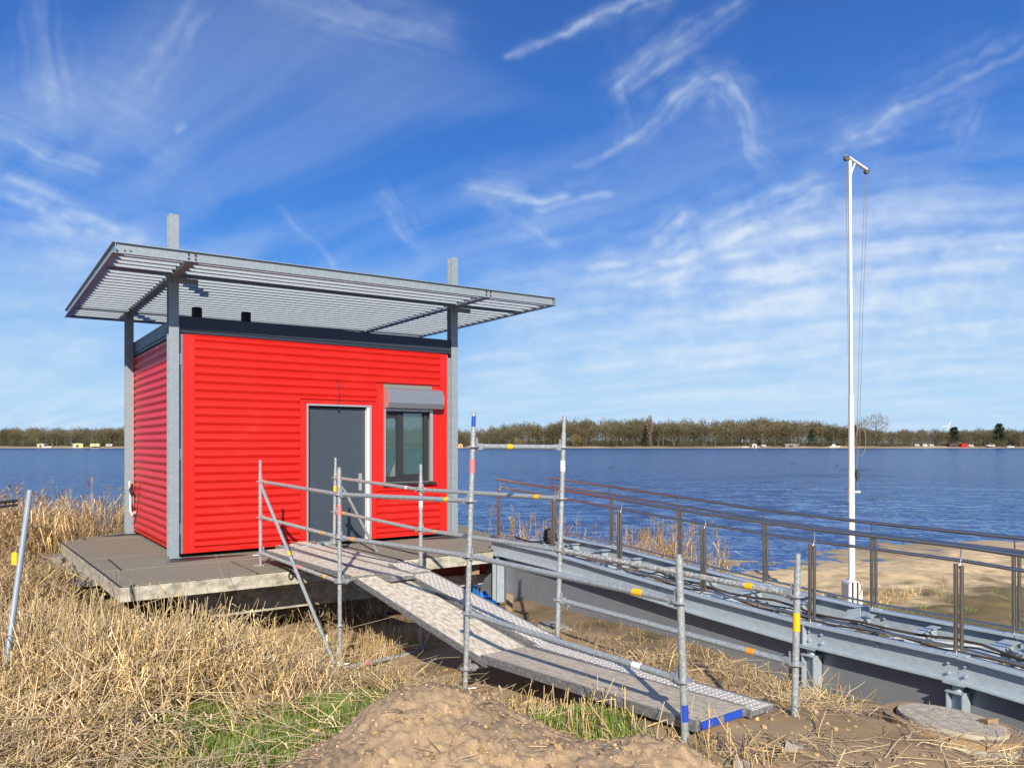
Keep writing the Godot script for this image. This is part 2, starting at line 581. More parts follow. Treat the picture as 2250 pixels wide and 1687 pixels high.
# ---------------------------------------------------------------- ground
# surveyed points: x, z, height relative to the eye
var survey := [
	[0, 0, -1.65], [3, 0, -1.62], [-3, 0, -1.66], [0, 6, -1.6], [10, 4, -1.75], [-10, 4, -1.9], [-4, -3.5, -1.9], [0, -3.2, -1.78], [3, -3.2, -1.82],
	[0, -4.2, -1.86], [1.1, -4.93, -1.91], [2.05, -5.4, -1.97], [4, -5, -2.1], [6, -5, -2.2], [2.4, -4.4, -1.9],
	[-0.42, -6.98, -2.36], [0.47, -7.4, -2.2], [-1, -5.8, -2.12], [-2, -8.75, -2.7], [-3, -6, -2.15], [-5, -6, -2.35], [-4, -8, -2.55], [-6, -9, -2.75], [-8, -10, -2.85],
	[-6.2, -11.2, -2.8], [-5, -10.2, -2.78], [-6.5, -12.6, -2.84], [-3, -12, -2.8], [-4.5, -13.2, -2.86], [-8.2, -13.2, -2.88], [-2.2, -7.4, -2.42], [-4, -11, -2.85], [-1, -11, -2.75], [-2, -13, -2.95], [-6, -14, -2.72], [-4.6, -15.4, -2.75], [0.8, -9.2, -2.36], [-0.3, -10.2, -2.56],
	[3.04, -7.6, -2.58], [3.9, -6.6, -2.54], [1.7, -7.2, -2.22], [1.5, -8.6, -2.36], [2.6, -6.6, -2.2],
	[0.68, -11.46, -2.42], [2.2, -9.3, -2.42], [3.8, -7.05, -2.55], [4.6, -5.9, -2.52], [3.35, -7.0, -2.5], [-0.4, -13.1, -2.6],
	[3, -10, -2.68], [5, -8, -2.66], [7, -9, -2.62], [8, -12, -2.6], [5.6, -12.5, -2.68], [6.5, -7, -2.5],
	[9, -16, -2.62], [6, -15.5, -2.74], [12, -18, -2.62], [17, -20, -2.6], [5.6, -18.2, -2.95], [8.7, -19.7, -2.95], [11.9, -21.9, -2.95], [16.2, -24, -2.95], [26, -25, -2.95], [24, -20, -2.6],
	[5, -22, -3.6], [10, -26, -3.8], [16, -29, -3.8], [0, -18, -3.6], [3, -15.2, -3.1], [-5, -19, -3.6], [-10, -18, -3.2], [-10, -24, -3.8], [-16, -20, -3.2], [1, -14.4, -3.05], [2.4, -12.6, -2.86],
	[-12, -12, -2.95], [-12, -8, -2.72], [-8, -5, -2.3], [-15, -15, -3.05], [25, -10, -2.6], [25, 4, -2.3], [-25, -6, -2.7], [-25, -22, -3.4],
]


func ground_r(x: float, z: float) -> float:
	var s := 0.0
	var w := 0.0
	for p in survey:
		var dx: float = x - p[0]
		var dz: float = z - p[1]
		var q := dx * dx + dz * dz + 0.05
		var k := 1.0 / (q * q)
		s += k * p[2]
		w += k
	var y := s / w
	var far := clampf((sqrt(x * x + z * z) - 28.0) / 30.0, 0.0, 1.0)
	var beyond := -6.0 if z < -8.0 or x > 45.0 else -2.2
	y = lerpf(y, beyond, far)
	var rough := lump.get_noise_2d(x, z) * 0.09 + fine.get_noise_2d(x, z) * 0.022
	if z < -11.0 and x > 2.5:       # trodden sand
		rough += absf(fine.get_noise_2d(x * 1.4, z * 1.4)) * 0.05
	return y + rough * (1.0 if y > -2.9 else 0.4)


func ramp_offset(x: float, z: float) -> float:      # across the steel ramp, its near girder at 7.0
	return COS * x - SIN * z


func ground_tint(x: float, z: float, r: float) -> Color:
	var a := lump.get_noise_2d(x * 1.7 + 40, z * 1.7)
	var b := fine.get_noise_2d(x * 1.2, z * 1.2 + 80)
	var o := ramp_offset(x, z)
	var soil := Color(0.41, 0.30, 0.19)
	var straw := Color(0.34, 0.24, 0.125)
	var sand := Color(0.74, 0.575, 0.345)
	var moss := Color(0.10, 0.095, 0.028)
	var dark_ground := Color(0.26, 0.19, 0.12)
	var c := soil.lerp(straw, clampf(0.5 + a * 1.4, 0.0, 1.0))
	# the green patch before the heap, and the one under the lower deck
	var green := maxf(1.0 - Vector2((x + 1.75) / 1.4, (z + 5.8) / 1.15).length(), 1.0 - Vector2((x - 0.25) / 0.9, (z + 5.3) / 0.5).length())
	c = c.lerp(moss, clampf(green * 2.0 + a * 0.8 - 0.1, 0.0, 0.8))
	# trampled sandy strip along the ramp, then a darker ground tone up to the sheet wall
	if z < -5.4 and z > -14.0:
		var strip := smoothstep(5.2, 5.6, o + a * 0.3) * (1.0 - smoothstep(6.0, 6.2, o + a * 0.25 + b * 0.1))
		c = c.lerp(Color(0.40, 0.28, 0.15), strip * 0.8 * clampf(x + 0.6, 0.0, 1.0))
		var dark_band := smoothstep(6.2, 6.45, o + a * 0.25 + b * 0.15) * (1.0 - smoothstep(8.3, 8.6, o)) * clampf((x + 1.0) * 0.8, 0.0, 1.0)
		c = c.lerp(dark_ground.lerp(moss * 0.7, clampf(a * 1.5, 0, 0.7)), dark_band)
	if o > 8.2 and x > 1.5:
		var beach := clampf((-z - 10.6 - x * 0.30 + a * 2.6) * 0.8, 0.0, 1.0)
		c = c.lerp(Color(0.22, 0.165, 0.075).lerp(moss, clampf(0.35 + a * 1.6, 0, 0.9)), smoothstep(8.3, 8.9, o))
		c = c.lerp(sand, beach)
		if a * 0.8 + b > 0.34:
			c = c.lerp(Color(0.20, 0.145, 0.075), 0.55)
	if r < WATER + 0.05:
		c = c.lerp(Color(0.16, 0.12, 0.07), clampf((WATER + 0.05 - r) * 12.0, 0.0, 1.0))
	c *= 1.0 + b * 0.22
	c.a = 1.0
	return c


func steps(lo: float, hi: float, centre: float, first: float, flat: float, grow: float) -> PackedFloat32Array:
	var up := PackedFloat32Array()
	var down := PackedFloat32Array()
	var s := first
	var p := centre
	while p < hi:
		up.append(p)
		p += s
		if absf(p - centre) > flat:
			s *= grow
	up.append(hi)
	s = first
	p = centre - first
	while p > lo:
		down.append(p)
		p -= s
		if absf(p - centre) > flat:
			s *= grow
	down.append(lo)
	down.reverse()
	down.append_array(up)
	return down


func make_ground() -> void:
	var xs := steps(-1500, 1500, 2.5, 0.11, 8.0, 1.10)
	var zs := steps(-700, 900, -10.5, 0.11, 8.0, 1.10)
	var pts := []
	var cols: Array = []
	for z in zs:
		var row := PackedVector3Array()
		var cr := PackedColorArray()
		for x in xs:
			var r := ground_r(x, z)
			row.append(Vector3(x, r + EYE, z))
			cr.append(ground_tint(x, z, r))
		pts.append(row)
		cols.append(cr)
	var nx := xs.size()
	var verts := PackedVector3Array()
	var nors := PackedVector3Array()
	var colors := PackedColorArray()
	var idx := PackedInt32Array()
	for i in zs.size():
		for j in nx:
			var du: Vector3 = pts[mini(i + 1, zs.size() - 1)][j] - pts[maxi(i - 1, 0)][j]
			var dv: Vector3 = pts[i][mini(j + 1, nx - 1)] - pts[i][maxi(j - 1, 0)]
			verts.append(pts[i][j])
			nors.append(du.cross(dv).normalized())
			colors.append(cols[i][j])
			if i < zs.size() - 1 and j < nx - 1:
				var k := i * nx + j
				idx.append_array(PackedInt32Array([k, k + 1, k + nx + 1, k, k + nx + 1, k + nx]))
	var arr := []
	arr.resize(Mesh.ARRAY_MAX)
	arr[Mesh.ARRAY_VERTEX] = verts
	arr[Mesh.ARRAY_NORMAL] = nors
	arr[Mesh.ARRAY_COLOR] = colors
	arr[Mesh.ARRAY_INDEX] = idx
	var me := ArrayMesh.new()
	me.add_surface_from_arrays(Mesh.PRIMITIVE_TRIANGLES, arr)
	var o := MeshInstance3D.new()
	o.name = "ground"
	o.mesh = me
	o.material_override = M.ground
	add_child(o)
	o.set_meta("kind", "structure")


func make_lake() -> void:
	# rippled near the shore, a flat sheet with fine relief beyond
	var y := WATER + EYE
	var verts := PackedVector3Array()
	var nors := PackedVector3Array()
	var tones := PackedColorArray()
	var deep := srgb(14, 74, 140)
	var idx := PackedInt32Array()
	var wave := noise(0.55, 61, 3)
	var swell := noise(0.16, 62, 2)
	var rad := PackedFloat32Array([6.0])
	while rad[-1] < 90.0:
		rad.append(rad[-1] * 1.0085)
	while rad[-1] < 2600.0:
		rad.append(rad[-1] * 1.12)
	var na := 420
	var a0 := deg_to_rad(-62.0)
	var a1 := deg_to_rad(62.0)
	for r in rad:
		var amp := 1.0 - smoothstep(50.0, 88.0, r)
		for k in na + 1:
			var a := lerpf(a0, a1, float(k) / na)
			var x := sin(a) * r
			var z := -cos(a) * r
			var h := 0.0
			var nn := Vector3.UP
			if amp > 0.0:
				# short crests lie across the wind
				var u := x * 0.62 + z * 0.10
				var w := z * 1.25 - x * 0.18
				h = (wave.get_noise_2d(u, w) * 0.028 + swell.get_noise_2d(u, w) * 0.03) * amp
				var hx := (wave.get_noise_2d(u + 0.062, w - 0.018) * 0.028 + swell.get_noise_2d(u + 0.062, w - 0.018) * 0.03) * amp
				var hz := (wave.get_noise_2d(u + 0.01, w + 0.125) * 0.028 + swell.get_noise_2d(u + 0.01, w + 0.125) * 0.03) * amp
				nn = Vector3(-(hx - h) / 0.1, 1.0, -(hz - h) / 0.1).normalized()
			verts.append(Vector3(x, y + h, z))
			nors.append(nn)
			tones.append(deep)
	# sheltered and smooth by the shore, rougher further out
	var bands := [PackedInt32Array(), PackedInt32Array(), PackedInt32Array(), PackedInt32Array()]
	for i in rad.size() - 1:
		for k in na:
			var q := i * (na + 1) + k
			var reach: float = rad[i] * (1.0 + 0.6 * swell.get_noise_2d(verts[q].x * 0.25, verts[q].z) + 0.25 * wave.get_noise_2d(verts[q].x * 0.3, verts[q].z * 2.0))
			var band := 0 if reach < 24.0 else 1 if reach < 36.0 else 2 if reach < 60.0 else 3
			bands[band].append_array(PackedInt32Array([q, q + na + 1, q + na + 2, q, q + na + 2, q + 1]))
	idx = bands[3]
	# the rest of the lake, outside the view
	for side in [[a1, deg_to_rad(150.0)], [deg_to_rad(-110.0), a0]]:
		var first := verts.size()
		for k in 31:
			var a := lerpf(side[0], side[1], k / 30.0)
			verts.append(Vector3(sin(a) * 6.0, y, -cos(a) * 6.0))
			verts.append(Vector3(sin(a) * 2600.0, y, -cos(a) * 2600.0))
			nors.append(Vector3.UP)
			nors.append(Vector3.UP)
			tones.append(deep)
			tones.append(deep)
			if k < 30:
				var q := first + k * 2
				idx.append_array(PackedInt32Array([q, q + 1, q + 3, q, q + 3, q + 2]))
	var arr := []
	arr.resize(Mesh.ARRAY_MAX)
	arr[Mesh.ARRAY_VERTEX] = verts
	arr[Mesh.ARRAY_NORMAL] = nors
	arr[Mesh.ARRAY_INDEX] = idx
	arr[Mesh.ARRAY_COLOR] = tones
	var me := ArrayMesh.new()
	me.add_surface_from_arrays(Mesh.PRIMITIVE_TRIANGLES, arr)
	for k in 3:
		arr[Mesh.ARRAY_INDEX] = bands[k]
		me.add_surface_from_arrays(Mesh.PRIMITIVE_TRIANGLES, arr)
	var o := MeshInstance3D.new()
	o.name = "lake_water"
	o.mesh = me
	for k in 4:
		var m: StandardMaterial3D = M.water.duplicate()
		m.normal_scale = [2.4, 0.35, 0.8, 1.6][k]
		m.roughness = [0.16, 0.05, 0.06, 0.10][k]
		me.surface_set_material(k, m)
	add_child(o)
	o.set_meta("kind", "structure")


# ---------------------------------------------------------------- far shore
const FAR := 560.0
var skyline := [[-600, 14.0], [0, 13.6], [120, 12.6], [180, 14.2], [300, 13.4], [900, 13.0], [1030, 11.6], [1062, 13.0], [1100, 15.2], [1240, 18.4], [1430, 18.8], [1600, 18.2], [1760, 20.0], [1860, 18.4], [1940, 14.0], [2000, 12.2], [2100, 11.6], [2250, 12.6], [2900, 13.0]]


func wood_height(x: float) -> float:
	var u := 1125.0 + x / FAR * 1668.0
	for i in skyline.size() - 1:
		if u < skyline[i + 1][0]:
			return lerpf(skyline[i][1], skyline[i + 1][1], (u - skyline[i][0]) / (skyline[i + 1][0] - skyline[i][0]))
	return 13.0


func far_x(u: float) -> float:     # metres to the right on the far shore
	return (u - 1125.0) / 1668.0 * FAR


func bank_y(x: float, back: float) -> float:   # height of the far bank, `back` metres behind the waterline
	return WATER + EYE + clampf(back, -4.0, 9.0) * 0.11 + smoothstep(6.0, 14.0, back) * 0.9 + smoothstep(20.0, 120.0, back) * (1.5 + 3.0 * exp(-pow((x - 80.0) / 160.0, 2.0))) + lump.get_noise_2d(x * 0.05, back * 0.05) * 0.35


func bare_tree(sd: int, spread: float, twigs: int, low: float, bark: Color, twig: Color, stout := 0.012) -> ArrayMesh:
	var r := RandomNumberGenerator.new()
	r.seed = sd
	var mb := MB.new()
	mb.col = bark
	mb.tube(PackedVector3Array([Vector3(0, -0.02, 0), Vector3(r.randf_range(-0.02, 0.02), 0.4, 0.01), Vector3(r.randf_range(-0.04, 0.04), 0.86, 0.0)]), PackedFloat32Array([stout * 1.7, stout * 1.1, stout * 0.2]), 4, false)
	for i in 13:
		var y0 := lerpf(low, 0.72, i / 12.0)
		var a := i * 2.4 + r.randf() * 0.7
		var reach := spread * (1.0 - absf(y0 - 0.45) * 0.7) * r.randf_range(0.7, 1.1)
		var top := y0 + r.randf_range(0.12, 0.3)
		mb.tube(PackedVector3Array([Vector3(0, y0, 0), Vector3(cos(a) * reach * 0.5, lerpf(y0, top, 0.4), sin(a) * reach * 0.5), Vector3(cos(a) * reach, top, sin(a) * reach)]), PackedFloat32Array([stout * 0.6, stout * 0.4, stout * 0.12]), 3, false)
	for i in twigs:
		var d := Vector3(r.randfn(), r.randfn() * 0.9 + 0.25, r.randfn()).normalized()
		var q := pow(r.randf(), 0.42)
		var p := Vector3(d.x * spread, 0.0, d.z * spread) * q
		p.y = lerpf(low, 1.0, clampf(0.5 + d.y * 0.52 * q, 0.0, 1.0))
		var out := (Vector3(d.x, d.y + 0.6, d.z) + Vector3(r.randfn(), r.randfn(), r.randfn()) * 0.5).normalized()
		var len := r.randf_range(0.04, 0.10)
		mb.col = twig * r.randf_range(0.7, 1.3)
		mb.blade(PackedVector3Array([p, p + out * len]), PackedFloat32Array([r.randf_range(0.010, 0.028), 0.003]), out.cross(Vector3(r.randfn(), r.randfn(), r.randfn())).normalized())
	return mb.mesh()


func conifer(sd: int, col: Color) -> ArrayMesh:
	var r := RandomNumberGenerator.new()
	r.seed = sd
	var mb := MB.new()
	for i in 700:
		var y := pow(r.randf(), 0.8) * 0.82 + 0.17
		var a := r.randf() * TAU
		var q := (0.30 * pow(1.02 - y, 0.55)) * r.randf_range(0.25, 1.0) * (0.8 + 0.3 * sin(y * 26.0 + a))
		var p := Vector3(cos(a) * q, y, sin(a) * q)
		var out := (Vector3(cos(a), -0.1, sin(a)) + Vector3(r.randfn(), r.randfn(), r.randfn()) * 0.4).normalized()
		mb.col = col * r.randf_range(0.6, 1.4)
		mb.blade(PackedVector3Array([p, p + out * 0.08]), PackedFloat32Array([0.045, 0.01]), out.cross(Vector3(r.randfn(), r.randfn(), r.randfn())).normalized())
	return mb.mesh()


func far_tree(called: String, crown: ArrayMesh, x: float, back: float, h: float, wide: float, label: String, trunk := true) -> void:
	var t := thing(called, label, "tree", Transform3D(Basis.from_scale(Vector3(h * wide, h, h * wide)), Vector3(x, bank_y(x, back) - 0.1, -FAR - back)), "trees that stand out on the far shore")
	var o := MeshInstance3D.new()
	o.name = "crown"
	o.mesh = crown
	o.material_override = M.plant
	t.add_child(o)
	if trunk:
		var mb := MB.new()
		mb.col = Color(0.08, 0.06, 0.045)
		mb.tube(PackedVector3Array([Vector3(0, -0.02, 0), Vector3(0.005, 0.45, 0), Vector3(0, 0.8, 0)]), PackedFloat32Array([0.024, 0.016, 0.004]), 6)
		var k := MeshInstance3D.new()
		k.name = "trunk"
		k.mesh = mb.mesh()
		k.material_override = M.plant
		t.add_child(k)


# a gabled or flat hut, a caravan or a boat on the far beach: what few pixels show of each
func far_hut(called: String, u: float, back: float, w: float, h: float, kind: String, col: Color, roof: Color, label: String, category: String) -> void:
	var x := far_x(u)
	h *= 0.8
	var t := thing(called, label, category, Transform3D(Basis(Vector3.UP, rng.randf_range(-0.3, 0.3)), Vector3(x, bank_y(x, back), -FAR - back)))
	var f := whole(t)
	var body := MB.new(f)
	var top := MB.new(f)
	if kind == "boat":
		body.ext(PackedVector2Array([Vector2(-w * 0.5, 0.35), Vector2(-w * 0.4, -0.1), Vector2(w * 0.38, -0.1), Vector2(w * 0.55, 0.5)]), Vector3(0, 0.1, -0.8), Vector3.RIGHT, Vector3.UP * h, Vector3(0, 0, 1.6))
		top.ext(PackedVector2Array([Vector2(-w * 0.25, 0), Vector2(w * 0.15, 0), Vector2(w * 0.05, 0.7), Vector2(-w * 0.2, 0.7)]), Vector3(0, h * 0.45, -0.6), Vector3.RIGHT, Vector3.UP * h, Vector3(0, 0, 1.2))
		part("hull", body, mat(col, 0.5), t)
		part("cuddy", top, mat(roof, 0.5), t)
		return
	if kind == "caravan":
		body.ext(PackedVector2Array([Vector2(-w * 0.5, 0.25), Vector2(w * 0.5, 0.25), Vector2(w * 0.52, 0.6), Vector2(w * 0.46, 1.0), Vector2(-w * 0.46, 1.0), Vector2(-w * 0.52, 0.6)]), Vector3(0, 0, -1.0), Vector3.RIGHT, Vector3.UP * h, Vector3(0, 0, 2.0))
		top.box(Vector3(-w * 0.3, h * 0.6, 1.0), Vector3(w * 0.3, h * 0.85, 1.03))
		part("body", body, mat(col, 0.5), t)
		part("window", top, mat(roof, 0.2), t)
		var wh := MB.new(f)
		wh.rod(Vector3(0, h * 0.16, -0.9), Vector3(0, h * 0.16, 1.02), h * 0.16)
		part("wheel", wh, M.black, t)
		return
	var gable := 0.34 if kind == "gable" else 0.06
	body.ext(PackedVector2Array([Vector2(-w / 2, -0.3), Vector2(w / 2, -0.3), Vector2(w / 2, h * 0.66), Vector2(0, h * (0.66 + gable)), Vector2(-w / 2, h * 0.66)]), Vector3(0, 0, -1.5), Vector3.RIGHT, Vector3.UP, Vector3(0, 0, 3.0))
	top.ext(PackedVector2Array([Vector2(-w * 0.58, h * 0.62), Vector2(0, h * (0.68 + gable)), Vector2(w * 0.58, h * 0.62), Vector2(w * 0.58, h * 0.70), Vector2(0, h * (0.76 + gable)), Vector2(-w * 0.58, h * 0.70)]), Vector3(0, 0, -1.8), Vector3.RIGHT, Vector3.UP, Vector3(0, 0, 3.6))
	part("wall", body, mat(col, 0.7), t)
	part("roof", top, mat(roof, 0.7), t)
	var dk := MB.new(f)
	dk.box(Vector3(-w * 0.2, 0.0, 1.5), Vector3(w * 0.12, h * 0.5, 1.53))
	part("door", dk, M.dark, t)


func make_far_shore() -> void:
	var bank := MB.new()
	var pts := []
	var cols: Array = []
	for back in [-5.0, -1.0, 1.0, 3.0, 5.0, 7.0, 9.0, 12.0, 18.0, 40.0, 80.0, 160.0, 400.0]:
		var row := PackedVector3Array()
		var cr := PackedColorArray()
		for i in 241:
			var x := -1400.0 + 2900.0 * i / 240.0
			var bend := maxf(0.0, absf(x) - 480.0)
			var in_out := lump.get_noise_2d(x * 0.09, 3.0) * 5.0
			row.append(Vector3(x, bank_y(x, back + in_out), -FAR - back + bend * 0.55))
			var e := lump.get_noise_2d(x * 0.22, back * 0.2)
			cr.append(Color(0.52, 0.40, 0.25).lerp(Color(0.12, 0.095, 0.045), smoothstep(3.5, 8.0, back + in_out * 0.6 + e * 7.0)))
		pts.append(row)
		cols.append(cr)
	bank.grid(pts, cols)
	var o := structure("far_shore", bank, M.plant)
	o.name = "far_shore"

	var r := RandomNumberGenerator.new()
	r.seed = 91
	var kinds := [
		[bare_tree(1, 0.30, 360, 0.22, Color(0.17, 0.14, 0.11), Color(0.125, 0.10, 0.058)), 640, "tall leafless brown woodland along the far shore"],
		[bare_tree(2, 0.36, 420, 0.18, Color(0.20, 0.17, 0.14), Color(0.11, 0.092, 0.048)), 560, "broad crowned leafless trees in the far woodland"],
		[bare_tree(3, 0.26, 330, 0.15, Color(0.26, 0.23, 0.19), Color(0.14, 0.115, 0.082)), 420, "pale slender leafless trees in the far woodland"],
	]
	for kd in kinds:
		var places := []
		var tints := PackedColorArray()
		for i in kd[1]:
			var x := r.randf_range(-520.0, 540.0)
			var back := 10.0 + pow(r.randf(), 1.4) * 90.0
			var h: float = wood_height(x) * r.randf_range(0.80, 1.16) * (0.82 + 0.14 * smoothstep(10.0, 60.0, back))
			places.append(Transform3D(Basis(Vector3.UP, r.randf() * TAU).scaled(Vector3(h * r.randf_range(0.9, 1.25), h, h * r.randf_range(0.9, 1.25))), Vector3(x, bank_y(x, back) - 0.3, -FAR - back)))
			var g := r.randf()
			tints.append(Color(1.0, 0.98, 0.9).lerp(Color(0.86, 0.95, 0.62), g * g) * r.randf_range(0.75, 1.25))
		stuff("far_woodland", kd[0], M.plant, places, tints, kd[2], "woodland")
	var bush := bare_tree(5, 0.62, 340, 0.02, Color(0.10, 0.08, 0.06), Color(0.105, 0.09, 0.042))
	var bp := []
	var bt := PackedColorArray()
	for i in 1300:
		var x := r.randf_range(-520.0, 540.0)
		var back := 8.0 + 80.0 * r.randf() * r.randf()
		var h := r.randf_range(2.4, 6.0) + back * 0.03
		bp.append(Transform3D(Basis(Vector3.UP, r.randf() * TAU).scaled(Vector3(h * 1.3, h, h * 1.3)), Vector3(x, bank_y(x, back) - 0.2, -FAR - back)))
		bt.append(Color(1, 1, 1).lerp(Color(0.8, 1.05, 0.6), r.randf()) * r.randf_range(0.55, 1.3))
	stuff("far_undergrowth", bush, M.plant, bp, bt, "dark olive undergrowth at the foot of the far woodland", "undergrowth")

	# trees that stand out
	var green := Color(0.030, 0.052, 0.026)
	far_tree("poplar_tree", bare_tree(21, 0.085, 420, 0.2, Color(0.2, 0.16, 0.12), Color(0.20, 0.15, 0.10)), far_x(1433), 9.0, 23.0, 1.0, "slim upright poplar rising above the far woodland", false)
	far_tree("solitary_tree", bare_tree(22, 0.50, 460, 0.30, Color(0.20, 0.17, 0.14), Color(0.22, 0.19, 0.16)), far_x(1968), 30.0, 24.5, 0.86, "large round leafless tree standing higher than the far wood, right of the mast")
	far_tree("solitary_tree", bare_tree(23, 0.42, 330, 0.34, Color(0.20, 0.17, 0.14), Color(0.22, 0.19, 0.16)), far_x(1934), 34.0, 21.5, 0.9, "smaller rounded leafless tree close left of the large solitary one")
	far_tree("pine_tree", conifer(31, green), far_x(2122), 14.0, 14.0, 1.5, "bushy dark green pine on the far shore behind the red hut")
	far_tree("pine_tree", conifer(32, green), far_x(2227), 16.0, 16.5, 1.25, "tall dark pine on the far shore at the right edge")
	far_tree("pine_tree", conifer(33, green * 1.1), far_x(1794), 9.0, 12.0, 1.1, "dark green conifer left of the mast at the far beach")
	far_tree("pine_tree", conifer(34, green * 0.8), far_x(1421), 9.0, 9.0, 1.2, "low dark conifer beside the foot of the poplar")
	far_tree("pine_tree", conifer(35, green * 1.1), far_x(1914), 26.0, 15.5, 0.7, "narrow dark conifer just right of the mast")
	var gold := bare_tree(24, 0.55, 500, 0.05, Color(0.2, 0.16, 0.06), Color(0.34, 0.25, 0.055))
	far_tree("willow_bush", gold, far_x(1138), 7.5, 6.6, 1.0, "yellow willow on the far shore between the two tallest scaffold poles", false)
	far_tree("willow_bush", gold, far_x(1268), 8.0, 9.0, 1.0, "larger yellow willow on the far shore right of the tallest scaffold poles", false)

	# what stands on the far beach
	var cream := Color8(186, 178, 156)
	var white := Color8(184, 184, 180)
	var grey := Color8(92, 92, 98)
	far_hut("beach_hut", 82, 5.0, 5.0, 4.2, "flat", cream, white, "leftmost white hut on the far shore with a flat roof", "hut")
	far_hut("boat", 98, 3.5, 6.0, 2.2, "boat", white, Color8(90, 70, 90), "white boat drawn up beside the leftmost far hut", "boat")
	far_hut("beach_hut", 163, 5.0, 6.5, 4.4, "flat", Color8(226, 208, 140), white, "pale yellow hut on the far shore left of the cabin", "hut")
	far_hut("caravan", 200, 5.0, 6.2, 3.2, "caravan", Color8(238, 226, 170), grey, "cream caravan on the far shore left of the cabin", "caravan")
	far_hut("caravan", 230, 6.0, 4.2, 2.8, "caravan", white, grey, "small white caravan close to the cabin's left post, far away", "caravan")
	far_hut("beach_hut", 1010, 6.0, 3.2, 3.2, "gable", Color8(210, 170, 130), Color8(150, 90, 70), "small tan gabled hut on the far shore right of the cabin", "hut")
	far_hut("beach_hut", 1663, 5.0, 3.4, 3.6, "gable", white, white, "white tent shaped hut in the middle of the far beach", "hut")
	far_hut("boat", 1640, 3.0, 5.0, 1.8, "boat", white, grey, "white boat left of the white tent shaped hut", "boat")
	far_hut("caravan", 1683, 5.0, 3.0, 2.6, "caravan", white, grey, "white caravan right of the white tent shaped hut", "caravan")
	far_hut("beach_hut", 1745, 6.0, 9.0, 3.6, "flat", Color8(120, 112, 104), white, "long low hut with a white roof left of the mast, far away", "hut")
	far_hut("boat", 1838, 3.0, 8.0, 2.6, "boat", cream, white, "cream boat on the far beach just left of the mast", "boat")
	far_hut("caravan", 2026, 7.0, 3.0, 2.4, "caravan", white, grey, "leftmost white caravan of the row before the red hut", "caravan")
	far_hut("caravan", 2044, 7.0, 2.8, 2.4, "caravan", Color8(214, 216, 222), grey, "second caravan of the row before the red hut, pale grey", "caravan")
	far_hut("caravan", 2058, 7.0, 3.0, 2.5, "caravan", white, grey, "third white caravan of the row before the red hut", "caravan")
	far_hut("beach_hut", 2106, 7.0, 6.5, 4.0, "gable", Color8(70, 50, 52), Color8(46, 40, 48), "dark gabled hut left of the red hut on the far shore", "hut")
	far_hut("beach_hut", 2128, 6.0, 4.6, 3.6, "gable", Color8(196, 30, 34), Color8(160, 26, 30), "bright red hut on the far shore at right", "hut")
	far_hut("caravan", 2145, 6.5, 3.4, 2.6, "caravan", white, grey, "white caravan close right of the red hut", "caravan")
	far_hut("caravan", 2190, 6.5, 6.0, 2.4, "caravan", white, grey, "long white caravan between the red hut and the right edge", "caravan")
	far_hut("boat", 2228, 4.0, 6.4, 2.2, "boat", white, grey, "white boat under the tall pine at the right edge", "boat")

	var w := thing("wind_turbine", "tiny white wind turbine on the horizon right of the mast", "wind turbine", Transform3D(Basis.IDENTITY, Vector3(1378, 0, -2400)))
	var f := whole(w)
	part("tower", MB.new(f).tube(PackedVector3Array([Vector3(0, -5, 0), Vector3(0, 56, 0)]), PackedFloat32Array([2.6, 1.5]), 10), M.white, w)
	part("nacelle", MB.new(f).box(Vector3(-1.6, 55, -4), Vector3(1.6, 58.4, 3)), M.white, w)
	for k in 3:
		var a := 0.5 + k * TAU / 3
		part("rotor_blade", MB.new(f).tube(PackedVector3Array([Vector3(0, 57, 3.5), Vector3(sin(a) * 5, 57 + cos(a) * 5, 3.5), Vector3(sin(a) * 24, 57 + cos(a) * 24, 3.5)]), PackedFloat32Array([0.9, 1.5, 0.3]), 6), M.white, w)


# ---------------------------------------------------------------- platform
func along_cabin(x: float, y: float, z: float) -> Vector3:   # cabin metres: right along the front, up from the deck, out of the front
	return cabin_frame * Vector3(x, y, z)


func plate(mb: MB, poly: PackedVector2Array, y0: float, y1: float) -> MB:   # world outline x, z
	return mb.ext(poly, Vector3(0, y0, 0), Vector3(1, 0, 0), Vector3(0, 0, 1), Vector3(0, y1 - y0, 0))


var deck_outline := PackedVector2Array([Vector2(-4.754, -9.2), Vector2(-0.31, -12.305), Vector2(-0.31, -14.3), Vector2(-1.6, -17.6), Vector2(-3.2, -18.8), Vector2(-7.5, -16.2), Vector2(-8.03, -13.47)])


